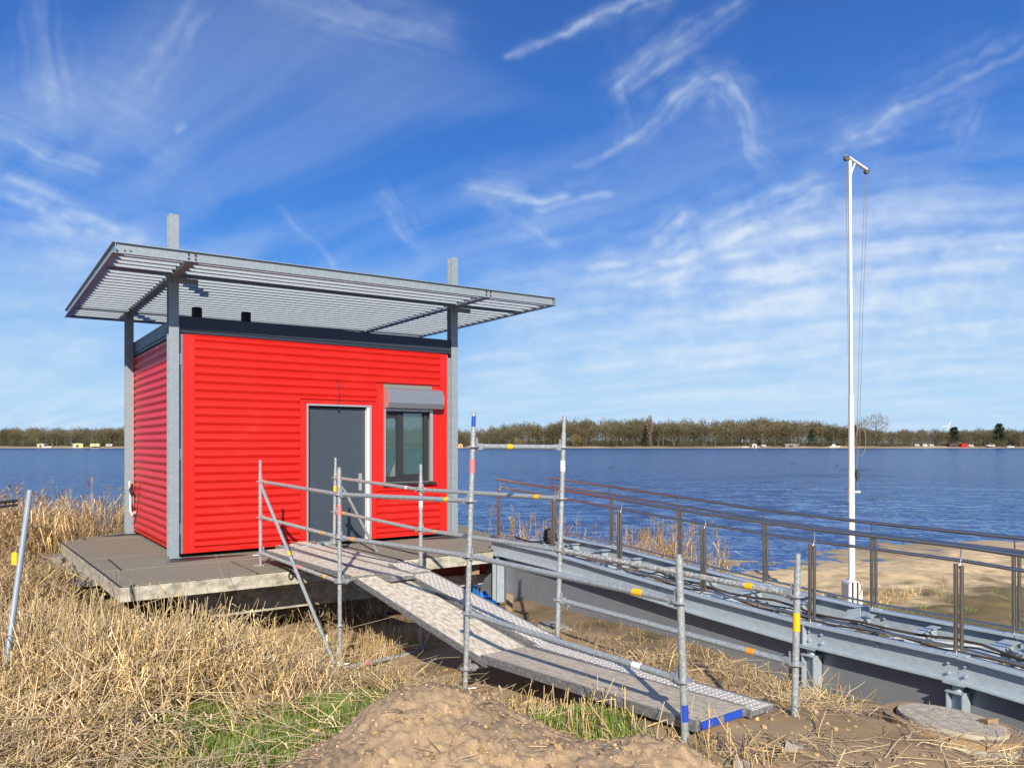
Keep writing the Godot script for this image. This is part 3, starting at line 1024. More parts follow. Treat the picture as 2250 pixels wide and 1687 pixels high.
func make_platform() -> void:
	var y := EYE - 1.732
	var t := thing("concrete_platform", "concrete platform slab with worn brown roofing felt carrying the red cabin", "platform", Transform3D(Basis.IDENTITY, Vector3(-4.2, y - 0.75, -13.2)))
	part("slab", plate(MB.new(), deck_outline, y - 0.19, y - 0.012), M.concrete, t)
	part("bitumen_underlay", plate(MB.new(), deck_outline, y - 0.0118, y - 0.009), M.black, t)
	# felt laid in strips along the cabin front, each strip in lengths
	var local := PackedVector2Array()
	var inv := cabin_frame.affine_inverse()
	for p in deck_outline:
		var q := inv * Vector3(p.x, y, p.y)
		local.append(Vector2(q.x, q.z))
	var inset: Array = Geometry2D.offset_polygon(local, -0.025)
	var k := 0
	var z := 2.06
	var widths := [1.36, 1.34, 1.36, 1.3, 1.36, 1.36, 1.4]
	for wdt in widths:
		var cuts := [[-4.0, 0.55, 3.1, 8.0], [-4.0, -0.9, 2.2, 8.0], [-4.0, 1.4, 8.0]][k % 3] as Array
		for c in cuts.size() - 1:
			var g := 0.016
			var strip := PackedVector2Array([Vector2(cuts[c] + g, z - g), Vector2(cuts[c + 1] - g, z - g - 0.02), Vector2(cuts[c + 1] - g, z - wdt + g), Vector2(cuts[c] + g, z - wdt + g - 0.015)])
			for piece in Geometry2D.intersect_polygons(inset[0], strip):
				if piece.size() > 2:
					var mb := MB.new(cabin_frame)
					mb.ext(piece, Vector3(0, -0.0088 + 0.0015 * ((k + c) % 3), 0), Vector3(1, 0, 0), Vector3(0, 0, 1), Vector3(0, 0.010, 0))
					part("felt_sheet", mb, M.felt, t)
		z -= wdt
		k += 1
	# bitumen patches at the feet of cabin and posts
	for q in [[0.25, 0.22, 0.55, 0.16], [2.2, 0.16, 0.5, 0.10], [-0.15, -3.75, 0.36, 0.2], [4.55, 0.16, 0.42, 0.16]]:
		var poly := PackedVector2Array()
		for i in 14:
			var a := TAU * i / 14.0
			var m := 1.0 + 0.3 * sin(a * 3.0 + q[0] * 5.0)
			poly.append(Vector2(q[0] + cos(a) * q[2] * m, q[1] + sin(a) * q[3] * m))
		part("bitumen_patch", MB.new(cabin_frame).ext(poly, Vector3(0, 0.004, 0), Vector3(1, 0, 0), Vector3(0, 0, 1), Vector3(0, 0.004, 0)), M.dark, t)
	# deep foundation beam set back under the slab, its left end cut on a slant
	var beam := MB.new(cabin_frame)
	beam.ext(PackedVector2Array([Vector2(-0.62, -0.192), Vector2(0.12, -0.66), Vector2(5.6, -0.68), Vector2(5.6, -0.192)]), Vector3(0, 0, 1.35), Vector3(1, 0, 0), Vector3(0, 1, 0), Vector3(0, 0, -0.5))
	part("foundation_beam", beam, M.concrete, t)
	var pier := MB.new(cabin_frame)
	pier.ext(PackedVector2Array([Vector2(0.9, 0.2), Vector2(4.1, 0.2), Vector2(4.1, -4.4), Vector2(0.9, -4.4)]), Vector3(0, -2.2, 0), Vector3(1, 0, 0), Vector3(0, 0, 1), Vector3(0, 2.0, 0))
	part("pier", pier, M.concrete_dull, t)
	var back := MB.new(cabin_frame)
	back.box(Vector3(-1.6, -0.74, -3.2), Vector3(5.6, -0.19, -2.7))
	part("foundation_beam", back, M.concrete_dull, t)
	var eye := MB.new(cabin_frame)
	for i in 10:
		var a := TAU * i / 10.0
		var b := TAU * (i + 1) / 10.0
		eye.rod(Vector3(0.98 + cos(a) * 0.03, -0.07 + sin(a) * 0.045, 2.075), Vector3(0.98 + cos(b) * 0.03, -0.07 + sin(b) * 0.045, 2.075), 0.008, 6)
	part("lifting_eye", eye, M.dark, t)
	# red oxide steel under the right end
	var s := thing("steel_beam", "rust red steel beam under the right end of the platform slab", "beam", at(-1.1, -2.15, -12.6))
	part("beam_profile", MB.new().beam(Vector3(-1.9, EYE - 2.17, -12.2), Vector3(-0.36, EYE - 2.2, -12.95), 0.16, 0.12), M.primer, s)
	var bl := thing("wood_block", "short brown timber block wedged under the right edge of the slab", "block", at(-0.68, -2.03, -12.3))
	part("block_body", MB.new().obox(Vector3(-0.66, EYE - 2.03, -12.42), Vector3(0.2, 0, -0.1), Vector3(0, 0.2, 0), Vector3(0.05, 0, 0.1)), M.wood, bl)


# ---------------------------------------------------------------- cabin
func rib(y: float) -> float:
	return 0.036 * pow(0.5 - 0.5 * cos(TAU * y / 0.1277), 0.5)


# a ribbed sheet from x0 to x1 on a wall: origin, direction along, direction out
func ribbed(o: Vector3, along: Vector3, out: Vector3, len: float, y0: float, y1: float) -> MB:
	var mb := MB.new(cabin_frame)
	var pts := []
	var n := int(ceil((y1 - y0) / 0.0106))
	for i in n + 1:
		var y := lerpf(y0, y1, float(i) / n)
		var edge := minf(1.0, minf(i, n - i) / 2.0)
		var p := o + Vector3.UP * y + out * (0.004 + rib(y - 0.1) * edge)
		pts.append(PackedVector3Array([p, p + along * len]))
	mb.grid(pts)
	# closed back and ends so that the sheet has thickness
	for e in [0.0, len]:
		for i in n:
			var a: Vector3 = pts[i][0] + along * e
			var b: Vector3 = pts[i + 1][0] + along * e
			mb.quad(a, b, b - out * (b - o).dot(out), a - out * (a - o).dot(out), along * (-1.0 if e == 0.0 else 1.0))
	return mb


func fbox(x0: float, y0: float, z0: float, x1: float, y1: float, z1: float) -> MB:
	return MB.new(cabin_frame).box(Vector3(x0, y0, z0), Vector3(x1, y1, z1))


func make_cabin() -> void:
	var W := 4.70
	var D := 4.10
	var t := thing("red_cabin", "red ribbed metal cabin with dark roof edge, door and shuttered window on the platform", "cabin", cabin_frame)
	# shell behind the sheets, with openings for door, front window and right side window
	for b in [
		[0.0, 0.067, -0.12, 1.975, 3.42, -0.002], [1.975, 2.39, -0.12, 3.12, 3.42, -0.002], [3.12, 0.067, -0.12, 3.385, 3.42, -0.002], [3.385, 0.067, -0.12, 4.345, 1.05, -0.002], [3.385, 2.38, -0.12, 4.345, 3.42, -0.002], [4.345, 0.067, -0.12, W, 3.42, -0.002],
		[0.0, 0.067, -D, 0.12, 3.42, -0.121], [0.12, 0.067, -D, W - 0.12, 3.42, -D + 0.12],
		[W - 0.12, 0.067, -0.55, W, 3.42, -0.121], [W - 0.12, 0.067, -D, W, 3.42, -3.2], [W - 0.12, 0.067, -3.2, W, 0.9, -0.55], [W - 0.12, 2.5, -3.2, W, 3.42, -0.55],
	]:
		part("inner_wall", fbox(b[0], b[1], b[2], b[3], b[4], b[5]), M.inside, t)
	part("floor", fbox(0.12, 0.067, -D + 0.12, W - 0.12, 0.10, -0.12), M.dark, t)
	part("roof", fbox(0.02, 3.421, -D + 0.02, W - 0.02, 3.60, -0.02), M.dark, t)
	# front cladding
	var R := Vector3.RIGHT
	var Z := Vector3.BACK
	part("wall_panel", ribbed(Vector3(0.205, 0, 0), R, Z, 1.645, 0.15, 3.395), M.red, t)
	part("wall_panel", ribbed(Vector3(1.852, 0, 0), R, Z, 1.381, 2.47, 3.395), M.red, t)
	part("wall_panel", ribbed(Vector3(3.235, 0, 0), R, Z, 1.273, 2.80, 3.395), M.red, t)
	part("wall_panel", ribbed(Vector3(3.237, 0, 0), R, Z, 1.271, 0.15, 0.965), M.red, t)
	part("corner_trim", fbox(0.035, 0.07, 0.001, 0.203, 3.40, 0.022), M.red, t)
	part("corner_trim", fbox(4.51, 0.07, 0.001, 4.667, 3.40, 0.024), M.red, t)
	part("door_surround", fbox(1.853, 0.152, 0.001, 1.962, 2.467, 0.020), M.red, t)
	part("door_surround", fbox(1.963, 2.407, 0.001, 3.135, 2.467, 0.020), M.red, t)
	part("door_surround", fbox(3.137, 0.152, 0.001, 3.233, 2.467, 0.020), M.red, t)
	part("window_surround", fbox(3.234, 0.967, 0.001, 3.371, 2.798, 0.017), M.red, t)
	part("window_surround", fbox(4.352, 0.967, 0.001, 4.508, 2.798, 0.017), M.red, t)
	part("window_surround", fbox(3.3715, 0.967, 0.001, 4.3515, 1.03, 0.015), M.red, t)
	part("base_trim", fbox(0.205, 0.07, 0.001, 1.96, 0.148, 0.026), M.red, t)
	part("base_trim", fbox(3.137, 0.07, 0.001, 4.508, 0.148, 0.026), M.red, t)
	part("top_trim", fbox(0.205, 3.397, 0.001, 4.508, 3.419, 0.018), M.red, t)
	# punched strip right of the window, where a part was taken off
	for i in 14:
		part("punch_hole", MB.new(cabin_frame).rod(Vector3(4.452, 1.16 + i * 0.088, 0.016), Vector3(4.452, 1.16 + i * 0.088, 0.0185), 0.009, 8), M.dark, t)
	# left side
	part("wall_panel", ribbed(Vector3(0, 0, -D + 0.06), Vector3(0, 0, 1), Vector3.LEFT, D - 0.17, 0.12, 3.395), M.red, t)
	part("corner_trim", fbox(-0.022, 0.07, -0.105, -0.001, 3.40, -0.002), M.sheet, t)
	part("corner_trim", fbox(-0.028, 0.07, -D, -0.001, 3.40, -D + 0.058), M.red, t)
	part("base_trim", fbox(-0.03, 0.07, -D + 0.06, -0.001, 0.118, -0.107), M.red, t)
	part("wall_panel", ribbed(Vector3(W, 0, -3.2), Vector3(0, 0, 1), R, 3.1, 0.12, 0.88), M.red, t)
	part("wall_panel", ribbed(Vector3(W, 0, -3.2), Vector3(0, 0, 1), R, 3.1, 2.52, 3.395), M.red, t)
	part("wall_panel", ribbed(Vector3(W, 0, -D), R * -1.0, Vector3.FORWARD, W, 0.12, 3.395), M.red, t)
	# corner cover between front and side, with three light hinge plates
	part("corner_cover", fbox(-0.024, 0.07, 0.0, 0.033, 3.40, 0.012), M.sheet, t)
	for y in [0.446, 1.577, 3.02]:
		part("hinge_plate", fbox(-0.03, y - 0.085, 0.0125, 0.012, y + 0.085, 0.020), M.alu, t)
	# roof edge: dark band with a lower lip
	part("roof_fascia", fbox(-0.05, 3.47, -D - 0.05, W + 0.06, 3.673, 0.055), M.fascia, t)
	part("fascia_lip", fbox(-0.035, 3.421, -D - 0.035, W + 0.045, 3.468, 0.04), M.fascia, t)
	for q in [[0.583, -1.5], [1.414, -1.5]]:
		var vent := part("roof_vent", MB.new(cabin_frame).rod(Vector3(q[0], 3.6, q[1]), Vector3(q[0], 3.98, q[1]), 0.055, 16), M.black, t)
		part("vent_cap", MB.new(cabin_frame).tube(PackedVector3Array([Vector3(q[0], 3.92, q[1]), Vector3(q[0], 4.07, q[1]), Vector3(q[0], 4.085, q[1])]), PackedFloat32Array([0.085, 0.085, 0.06]), 18), M.black, vent)
	# door in a deep reveal
	var dr := part("door", fbox(2.0, 0.085, -0.115, 3.055, 2.35, -0.07), M.door, t)
	part("door_frame", fbox(1.964, 0.07, -0.10, 1.995, 2.405, 0.026), M.alu, dr)
	part("door_frame", fbox(1.996, 2.375, -0.10, 3.10, 2.405, 0.026), M.alu, dr)
	part("door_frame", fbox(3.10, 0.07, -0.06, 3.134, 2.405, 0.026), M.alu, dr)
	part("door_jamb", fbox(3.058, 0.075, -0.11, 3.098, 2.372, 0.012), M.white, dr)
	part("threshold", fbox(1.997, 0.068, -0.12, 3.056, 0.083, 0.0), M.alu, dr)
	var hd := MB.new(cabin_frame)
	hd.rod(Vector3(2.965, 1.12, -0.07), Vector3(2.965, 1.12, -0.02), 0.014)
	hd.rod(Vector3(2.965, 1.12, -0.022), Vector3(2.875, 1.125, -0.022), 0.011)
	part("door_handle", hd, M.alu, dr)
	part("lock_plate", fbox(2.932, 0.92, -0.0695, 2.992, 1.22, -0.062), M.alu, dr)
	part("escutcheon", MB.new(cabin_frame).rod(Vector3(2.965, 0.82, -0.0695), Vector3(2.965, 0.82, -0.06), 0.02), M.alu, dr)
	part("door_closer", MB.new(cabin_frame).rod(Vector3(2.55, 2.33, -0.069), Vector3(2.56, 2.29, -0.03), 0.018), M.dark, dr)
	# loose cable end above the door
	part("cable_end", MB.new(cabin_frame).tube(PackedVector3Array([Vector3(2.52, 2.41, 0.03), Vector3(2.53, 2.6, 0.05), Vector3(2.51, 2.75, 0.045), Vector3(2.49, 2.87, 0.07)]), PackedFloat32Array([0.007, 0.007, 0.006, 0.004]), 6), M.dark, t)
	# window: dark frames, two sashes, roller shutter in its box
	var w := part("window", fbox(3.386, 1.052, -0.10, 3.42, 2.37, -0.02), M.dark, t)
	part("frame", fbox(4.20, 1.052, -0.10, 4.285, 2.37, -0.018), M.dark, w)
	part("frame", fbox(3.421, 1.052, -0.10, 4.199, 1.15, -0.02), M.dark, w)
	part("frame", fbox(3.421, 2.29, -0.10, 4.199, 2.37, -0.02), M.dark, w)
	part("mullion", fbox(3.655, 1.151, -0.105, 3.775, 2.289, -0.014), M.dark, w)
	part("sash", fbox(3.421, 2.20, -0.085, 3.654, 2.289, -0.03), M.dark, w)
	part("sash", fbox(3.776, 1.151, -0.085, 4.199, 1.185, -0.03), M.dark, w)
	part("glass_pane", fbox(3.422, 1.151, -0.07, 3.654, 2.199, -0.052), M.glass, w)
	part("glass_pane", fbox(3.777, 1.186, -0.07, 4.198, 2.289, -0.052), M.glass, w)
	part("guide_rail", fbox(3.372, 1.05, 0.016, 3.398, 2.365, 0.05), M.alu, w)
	part("guide_rail", fbox(4.29, 1.05, 0.016, 4.348, 2.365, 0.055), M.alu, w)
	part("window_sill", fbox(3.34, 1.005, 0.02, 4.40, 1.04, 0.11), M.dark, w)
	part("shutter_slat", fbox(3.40, 2.32, 0.018, 4.288, 2.364, 0.035), M.alu, w)
	# right side window seen through the cabin
	var w2 := part("window", fbox(W - 0.10, 0.901, -3.199, W - 0.02, 0.97, -0.551), M.dark, t)
	part("frame", fbox(W - 0.10, 2.43, -3.199, W - 0.02, 2.499, -0.551), M.dark, w2)
	part("frame", fbox(W - 0.10, 0.971, -0.62, W - 0.02, 2.429, -0.551), M.dark, w2)
	part("frame", fbox(W - 0.10, 0.971, -3.199, W - 0.02, 2.429, -3.13), M.dark, w2)
	part("glass_pane", fbox(W - 0.07, 0.972, -3.129, W - 0.052, 2.428, -0.621), M.glass, w2)
	# folded white sheet inside, behind the mullion
	part("paper_sheet", MB.new(cabin_frame).ext(PackedVector2Array([Vector2(3.56, 1.152), Vector2(3.80, 1.152), Vector2(3.78, 1.42), Vector2(3.70, 1.45), Vector2(3.62, 1.30)]), Vector3(0, 0, -0.125), R, Vector3.UP, Vector3(0, 0, -0.012)), M.paper, w)
	var boxp := PackedVector2Array([Vector2(0.017, 2.372), Vector2(0.17, 2.372), Vector2(0.215, 2.46), Vector2(0.215, 2.60), Vector2(0.15, 2.70), Vector2(0.017, 2.735)])
	var sb := part("shutter_box", MB.new(cabin_frame).ext(boxp, Vector3(3.385, 0, 0), Z, Vector3.UP, Vector3(1.10, 0, 0)), M.shutter, t)
	for x in [3.377, 4.486]:
		part("end_cap", MB.new(cabin_frame).ext(boxp, Vector3(x, 0, 0), Z * 1.015, Vector3.UP, Vector3(0.007, 0, 0)), M.alu, sb)
	# white cables hanging in a loop at the back of the left wall
	for q in [
		[Vector3(-0.06, 1.28, -3.93), Vector3(-0.10, 1.10, -3.88), Vector3(-0.11, 0.95, -3.80), Vector3(-0.09, 0.80, -3.82), Vector3(-0.10, 0.62, -3.78), Vector3(-0.12, 0.46, -3.66), Vector3(-0.10, 0.38, -3.45), Vector3(-0.10, 0.46, -3.34)],
		[Vector3(-0.06, 1.2, -3.96), Vector3(-0.12, 1.0, -3.92), Vector3(-0.10, 0.86, -3.88), Vector3(-0.13, 0.70, -3.9), Vector3(-0.09, 0.52, -3.94)],
	]:
		var rr := PackedFloat32Array()
		rr.resize(q.size())
		rr.fill(0.022)
		part("white_cable", MB.new(cabin_frame).tube(PackedVector3Array(q), rr, 8), M.white_cable, t)
	part("black_cable", MB.new(cabin_frame).tube(PackedVector3Array([Vector3(-0.05, 0.98, -3.86), Vector3(-0.12, 0.86, -3.7), Vector3(-0.12, 0.74, -3.5), Vector3(-0.07, 0.82, -3.66)]), PackedFloat32Array([0.02, 0.02, 0.018, 0.014]), 8), M.dark, t)
	part("thin_cable", MB.new(cabin_frame).tube(PackedVector3Array([Vector3(-0.05, 1.0, -3.1), Vector3(-0.06, 0.75, -3.15), Vector3(-0.06, 0.45, -3.3), Vector3(-0.07, 0.25, -3.5), Vector3(-0.06, 0.2, -3.9)]), PackedFloat32Array([0.006, 0.006, 0.006, 0.006, 0.006]), 6), M.dark, t)
	part("wall_bracket", fbox(-0.10, 1.55, -4.02, -0.024, 1.75, -3.94), M.alu, t)
	part("wall_bracket", fbox(-0.12, 3.0, -4.04, -0.024, 3.16, -4.0), M.dark, t)


# ---------------------------------------------------------------- canopy
func canopy_y(x: float) -> float:
	return 4.225 + 0.012 * (x + 0.96)


func make_canopy() -> void:
	var x0 := -1.01
	var x1 := 6.24
	var zf := 1.21
	var zb := -4.95
	var h := 0.145
	var t := thing("steel_canopy", "galvanised steel canopy of slats on four posts over the red cabin", "canopy", cabin_frame)
	var px := [-0.105, 4.80]
	for x in px:
		for z in [0.0, -3.9]:
			var top: float = 5.18 + 0.01 * x
			var p := part("post", MB.new(cabin_frame).beam(Vector3(x, 0.03, z - 0.08), Vector3(x, top, z - 0.08), 0.16, 0.14, 0.014, 0.011, Vector3.BACK), M.galv, t)
			part("base_plate", MB.new(cabin_frame).box(Vector3(x - 0.1, 0.016, z - 0.1), Vector3(x + 0.1, 0.029, z + 0.1)), M.galv, p)
			for q in [[-0.08, -0.08], [0.08, 0.08], [0.08, -0.08], [-0.08, 0.08]]:
				part("anchor_bolt", MB.new(cabin_frame).rod(Vector3(x + q[0], 0.0, z + q[1]), Vector3(x + q[0], 0.05, z + q[1]), 0.009, 6), M.dark, p)
	# rim beams
	part("front_beam", MB.new(cabin_frame).beam(Vector3(x0, canopy_y(x0), zf), Vector3(x1, canopy_y(x1), zf), h, 0.075, 0.009, 0.007), M.galv, t)
	part("back_beam", MB.new(cabin_frame).beam(Vector3(x0, canopy_y(x0), zb), Vector3(x1, canopy_y(x1), zb), h, 0.075, 0.009, 0.007), M.galv, t)
	part("side_beam", MB.new(cabin_frame).beam(Vector3(x0 - 0.04, canopy_y(x0), zf + 0.04), Vector3(x0 - 0.04, canopy_y(x0), zb - 0.04), h, 0.07, 0.009, 0.007), M.galv, t)
	part("side_beam", MB.new(cabin_frame).beam(Vector3(x1 + 0.04, canopy_y(x1), zf + 0.04), Vector3(x1 + 0.04, canopy_y(x1), zb - 0.04), h, 0.07, 0.009, 0.007), M.galv, t)
	# cross beams over the posts, purlins between them
	for x in px:
		var c := part("cross_beam", MB.new(cabin_frame).beam(Vector3(x, canopy_y(x) - 0.004, zf - 0.045), Vector3(x, canopy_y(x) - 0.004, zb + 0.045), 0.13, 0.12, 0.011, 0.008), M.galv, t)
		for s in [-0.045, 0.045]:
			for yy in [0.045, 0.10]:
				part("bolt", MB.new(cabin_frame).rod(Vector3(x + s, canopy_y(x) + yy, zf + 0.003), Vector3(x + s, canopy_y(x) + yy, zf + 0.026), 0.013, 6), M.dark, c)
		part("post_bracket", MB.new(cabin_frame).box(Vector3(x - 0.02, canopy_y(x) - 0.09, 0.09), Vector3(x + 0.34, canopy_y(x) - 0.005, 0.10)), M.galv, c)
	for s in [0.07, 0.14]:
		part("bolt", MB.new(cabin_frame).rod(Vector3(x0 + s, canopy_y(x0) + 0.05, zf + 0.003), Vector3(x0 + s, canopy_y(x0) + 0.05, zf + 0.02), 0.010, 6), M.dark, t)
	for z in [0.10, -3.80]:
		for q in [[x0, px[0] - 0.063], [px[0] + 0.063, px[1] - 0.063], [px[1] + 0.063, x1]]:
			part("purlin", MB.new(cabin_frame).beam(Vector3(q[0], canopy_y(q[0]) + 0.005, z), Vector3(q[1], canopy_y(q[1]) + 0.005, z), 0.12, 0.09, 0.009, 0.007), M.galv, t)
	# slats: leaning blades with a bottom lip, in three bays
	var bays := [[x0 + 0.002, px[0] - 0.062], [px[0] + 0.062, px[1] - 0.062], [px[1] + 0.062, x1 - 0.002]]
	var prof := PackedVector2Array([Vector2(0, 0), Vector2(0.004, 0.002), Vector2(-0.070, 0.106), Vector2(-0.076, 0.106), Vector2(-0.006, 0.008), Vector2(-0.058, 0.004), Vector2(-0.058, 0.0)])
	var z := zf - 0.215
	while z > zb + 0.1:
		for b in bays:
			if absf(z - 0.10) < 0.09 or absf(z + 3.80) < 0.09:
				continue
			var a := Vector3(b[0], canopy_y(b[0]) + 0.022, z)
			var e := Vector3(b[1], canopy_y(b[1]) + 0.022, z)
			part("slat", MB.new(cabin_frame).ext(prof, a, Vector3.BACK, Vector3.UP, e - a), M.slat, t)
		z -= 0.24


# ---------------------------------------------------------------- scaffold
func lead(t: float, o: float, r: float) -> Vector3:     # along and across the walkway, height relative to the eye
	return Vector3((0.63 * t + 0.77 * o) / 0.9898, r + EYE, (0.77 * t - 0.63 * o) / 0.9898)


func V(x: float, r: float, z: float) -> Vector3:
	return Vector3(x, r + EYE, z)


# an upright from foot to top with rosettes at the given heights
func standard(t: Node3D, foot: Vector3, top: Vector3, joints: Array, spigot: float, m: Material) -> MeshInstance3D:
	var neck := top + (foot - top).normalized() * spigot
	var mb := MB.new()
	var low := foot + (top - foot).normalized() * 0.16
	mb.tube(PackedVector3Array([low, neck, neck, top]), PackedFloat32Array([0.0242, 0.0242, 0.0192, 0.0192]), 14)
	var s := part("standard", mb, m, t)
	var jack := MB.new()
	jack.rod(foot, low + (top - foot).normalized() * 0.03, 0.018)
	jack.obox(foot + Vector3(0, 0.005, 0), Vector3(0.15, 0, 0), Vector3(0, 0.01, 0), Vector3(0, 0, 0.15))
	if foot.x < 1.0:
		part("base_jack", jack, M.tube, s)
	var nut := MB.new()
	if foot.x > 1.0:       # the two lowest uprights stand straight in the earth
		mb = MB.new()
		mb.tube(PackedVector3Array([foot - Vector3(0, 0.05, 0), neck, neck, top]), PackedFloat32Array([0.0242, 0.0242, 0.0192, 0.0192]), 14)
		s.mesh = mb.mesh(whole(s))
	nut.rod(low - Vector3(0, 0.03, 0), low, 0.03, 8)
	nut.rod(low + Vector3(-0.1, -0.02, 0.02), low + Vector3(0.1, -0.005, -0.02), 0.011, 6)
	if foot.x < 1.0:
		part("wing_nut", nut, M.alu, s)
	for r in joints:
		var p := on_post(foot, top, r)
		var ro := MB.new()
		ro.rod(p - Vector3(0, 0.005, 0), p + Vector3(0, 0.005, 0), 0.060, 16)
		part("rosette", ro, M.alu, s)
	return s


func on_post(foot: Vector3, top: Vector3, r: float) -> Vector3:
	return foot.lerp(top, (r + EYE - foot.y) / (top.y - foot.y))


func ledger(t: Node3D, a: Vector3, b: Vector3, m: Material, bands := []) -> void:
	var d := (b - a).normalized()
	var s := part("ledger", MB.new().rod(a + d * 0.085, b - d * 0.085, 0.0242, 14), m, t)
	var up := d.cross(Vector3.UP).normalized().cross(d).normalized()
	var side := d.cross(up).normalized()
	for e in [[a, d], [b, -d]]:
		var c: Vector3 = e[0] + e[1] * 0.068
		var mb := MB.new()
		mb.obox(c, d * 0.065, up * 0.058, side * 0.042)
		mb.obox(e[0] + e[1] * 0.045 + up * 0.018, d * 0.016, up * 0.12, side * 0.01)
		part("wedge_head", mb, M.alu, s)
	for q in bands:
		var c: Vector3 = a.lerp(b, q[0])
		part("band", MB.new().rod(c - d * q[2] / 2, c + d * q[2] / 2, 0.0256, 14), q[1], s)


func sticker(t: Node3D, p: Vector3, m: Material, h := 0.1) -> void:
	part("sticker", MB.new().rod(p - Vector3(0, h / 2, 0), p + Vector3(0, h / 2, 0), 0.0256, 14), m, t)


func make_scaffold() -> void:
	var t := thing("scaffold_walkway", "galvanised tube scaffold with railings carrying the sloping walkway to the cabin door", "scaffold", at(0.2, -2.0, -7.0))
	var f := {
		"S1": [V(-3.597, -1.73, -10.85), V(-3.602, -0.227, -10.85), [-0.534, -1.044, -1.554], 0.18],
		"S2": [V(-1.983, -2.69, -8.75), V(-1.993, -0.267, -8.75), [-0.581, -1.077, -1.591, -2.089, -2.587], 0.02],
		"S3": [V(-0.435, -2.40, -6.98), V(-0.351, 0.291, -6.98), [-0.022, -0.522, -1.03, -1.553, -2.064], 0.17],
		"S4": [V(1.1275, -1.92, -4.93), V(1.085, -0.717, -4.93), [-1.024, -1.535], 0.02],
		"T1": [V(-2.70, -1.73, -11.5), V(-2.675, -0.205, -11.5), [-0.508, -1.02, -1.5], 0.18],
		"T2": [V(-1.165, -2.75, -9.69), V(-1.165, -0.2585, -9.69), [-0.582, -1.093, -1.58, -2.15, -2.65], 0.16],
		"T3": [V(0.447, -2.25, -7.61), V(0.525, 0.281, -7.61), [-0.032, -0.544, -1.06, -1.556], 0.17],
		"T4": [V(2.01, -2.0, -5.4), V(2.036, -0.781, -5.4), [-1.078, -1.562], 0.12],
	}
	var posts := {}
	for k in f:
		posts[k] = standard(t, f[k][0], f[k][1], f[k][2], f[k][3], M.tube)
	var j := func(k: String, n: int) -> Vector3:
		return on_post(f[k][0], f[k][1], f[k][2][n])
	# near row
	ledger(t, j.call("S1", 0), j.call("S2", 0), M.tube, [[0.10, M.orange, 0.05]])
	ledger(t, j.call("S1", 1), j.call("S2", 1), M.plaster_tube, [[0.82, M.orange, 0.06]])
	ledger(t, j.call("S1", 2), j.call("S2", 2), M.plaster_tube, [[0.55, M.pink, 0.10], [0.85, M.yellow, 0.06]])
	ledger(t, j.call("S2", 0), j.call("S3", 1), M.tube, [[0.85, M.yellow, 0.05]])
	ledger(t, j.call("S2", 1), j.call("S3", 2), M.tube, [[0.13, M.orange, 0.07]])
	ledger(t, j.call("S3", 2), j.call("S4", 0), M.tube, [[0.85, M.yellow, 0.09]])
	ledger(t, j.call("S3", 3), j.call("S4", 1), M.tube, [[0.84, M.paper, 0.08]])
	# far row
	ledger(t, j.call("T1", 0), j.call("T2", 0), M.tube, [[0.86, M.paper, 0.04]])
	ledger(t, j.call("T1", 1), j.call("T2", 1), M.tube, [[0.13, M.orange, 0.06]])
	ledger(t, j.call("T2", 0), j.call("T3", 1), M.tube, [[0.86, M.yellow, 0.07]])
	ledger(t, j.call("T2", 1), j.call("T3", 2), M.tube, [[0.13, M.orange, 0.05]])
	ledger(t, j.call("T3", 2), j.call("T4", 0), M.plaster_tube, [[0.85, M.yellow, 0.07]])
	ledger(t, j.call("T3", 3), j.call("T4", 1), M.tube, [[0.86, M.orange, 0.07]])
	# across
	ledger(t, j.call("S3", 0), j.call("T3", 0), M.tube, [[0.38, M.yellow, 0.06]])
	ledger(t, j.call("S2", 4), j.call("T2", 4), M.tube, [[0.30, M.pink, 0.06]])
	ledger(t, j.call("S2", 2), j.call("T2", 2), M.tube)
	ledger(t, j.call("S1", 2), j.call("T1", 2), M.tube)
	ledger(t, j.call("S3", 4), on_post(f.T3[0], f.T3[1], -2.06), M.tube)
	# braces
	var b1 := part("brace", MB.new().rod(j.call("S1", 0) + Vector3(0.02, -0.03, 0.06), j.call("S2", 4) + Vector3(-0.05, 0.06, 0.05), 0.0225, 12), M.tube, t)
	var q1: Vector3 = j.call("S1", 0) + Vector3(0.02, -0.03, 0.06)
	var q2: Vector3 = j.call("S2", 4) + Vector3(-0.05, 0.06, 0.05)
	var dq := (q2 - q1).normalized()
	part("band", MB.new().rod(q1.lerp(q2, 0.44) - dq * 0.03, q1.lerp(q2, 0.44) + dq * 0.03, 0.0240, 12), M.yellow, b1)
	part("brace", MB.new().rod(j.call("T1", 0) + Vector3(0.05, -0.02, 0.0), V(-2.16, -1.71, -12.09), 0.0225, 12), M.tube, t)
	part("brace", MB.new().tube(PackedVector3Array([V(-0.75, -1.78, -8.9), V(-0.95, -2.2, -9.35), V(-1.13, -2.62, -9.66)]), PackedFloat32Array([0.022, 0.022, 0.022]), 10), M.tube, t)
	# paint and paper on the uprights
	sticker(posts.T1, on_post(f.T1[0], f.T1[1], -0.68), M.yellow, 0.09)
	sticker(posts.S2, on_post(f.S2[0], f.S2[1], -0.765), M.pink, 0.13)
	sticker(posts.T2, on_post(f.T2[0], f.T2[1], -0.765), M.paper, 0.09)
	sticker(posts.S3, on_post(f.S3[0], f.S3[1], -0.20), M.pink, 0.13)
	sticker(posts.T3, on_post(f.T3[0], f.T3[1], -0.22), M.paper, 0.11)
	sticker(posts.T4, on_post(f.T4[0], f.T4[1], -1.265), M.yellow, 0.13)
	part("paint_band", MB.new().rod(on_post(f.S3[0], f.S3[1], 0.16), on_post(f.S3[0], f.S3[1], 0.255), 0.0198, 14), M.blue, posts.S3)
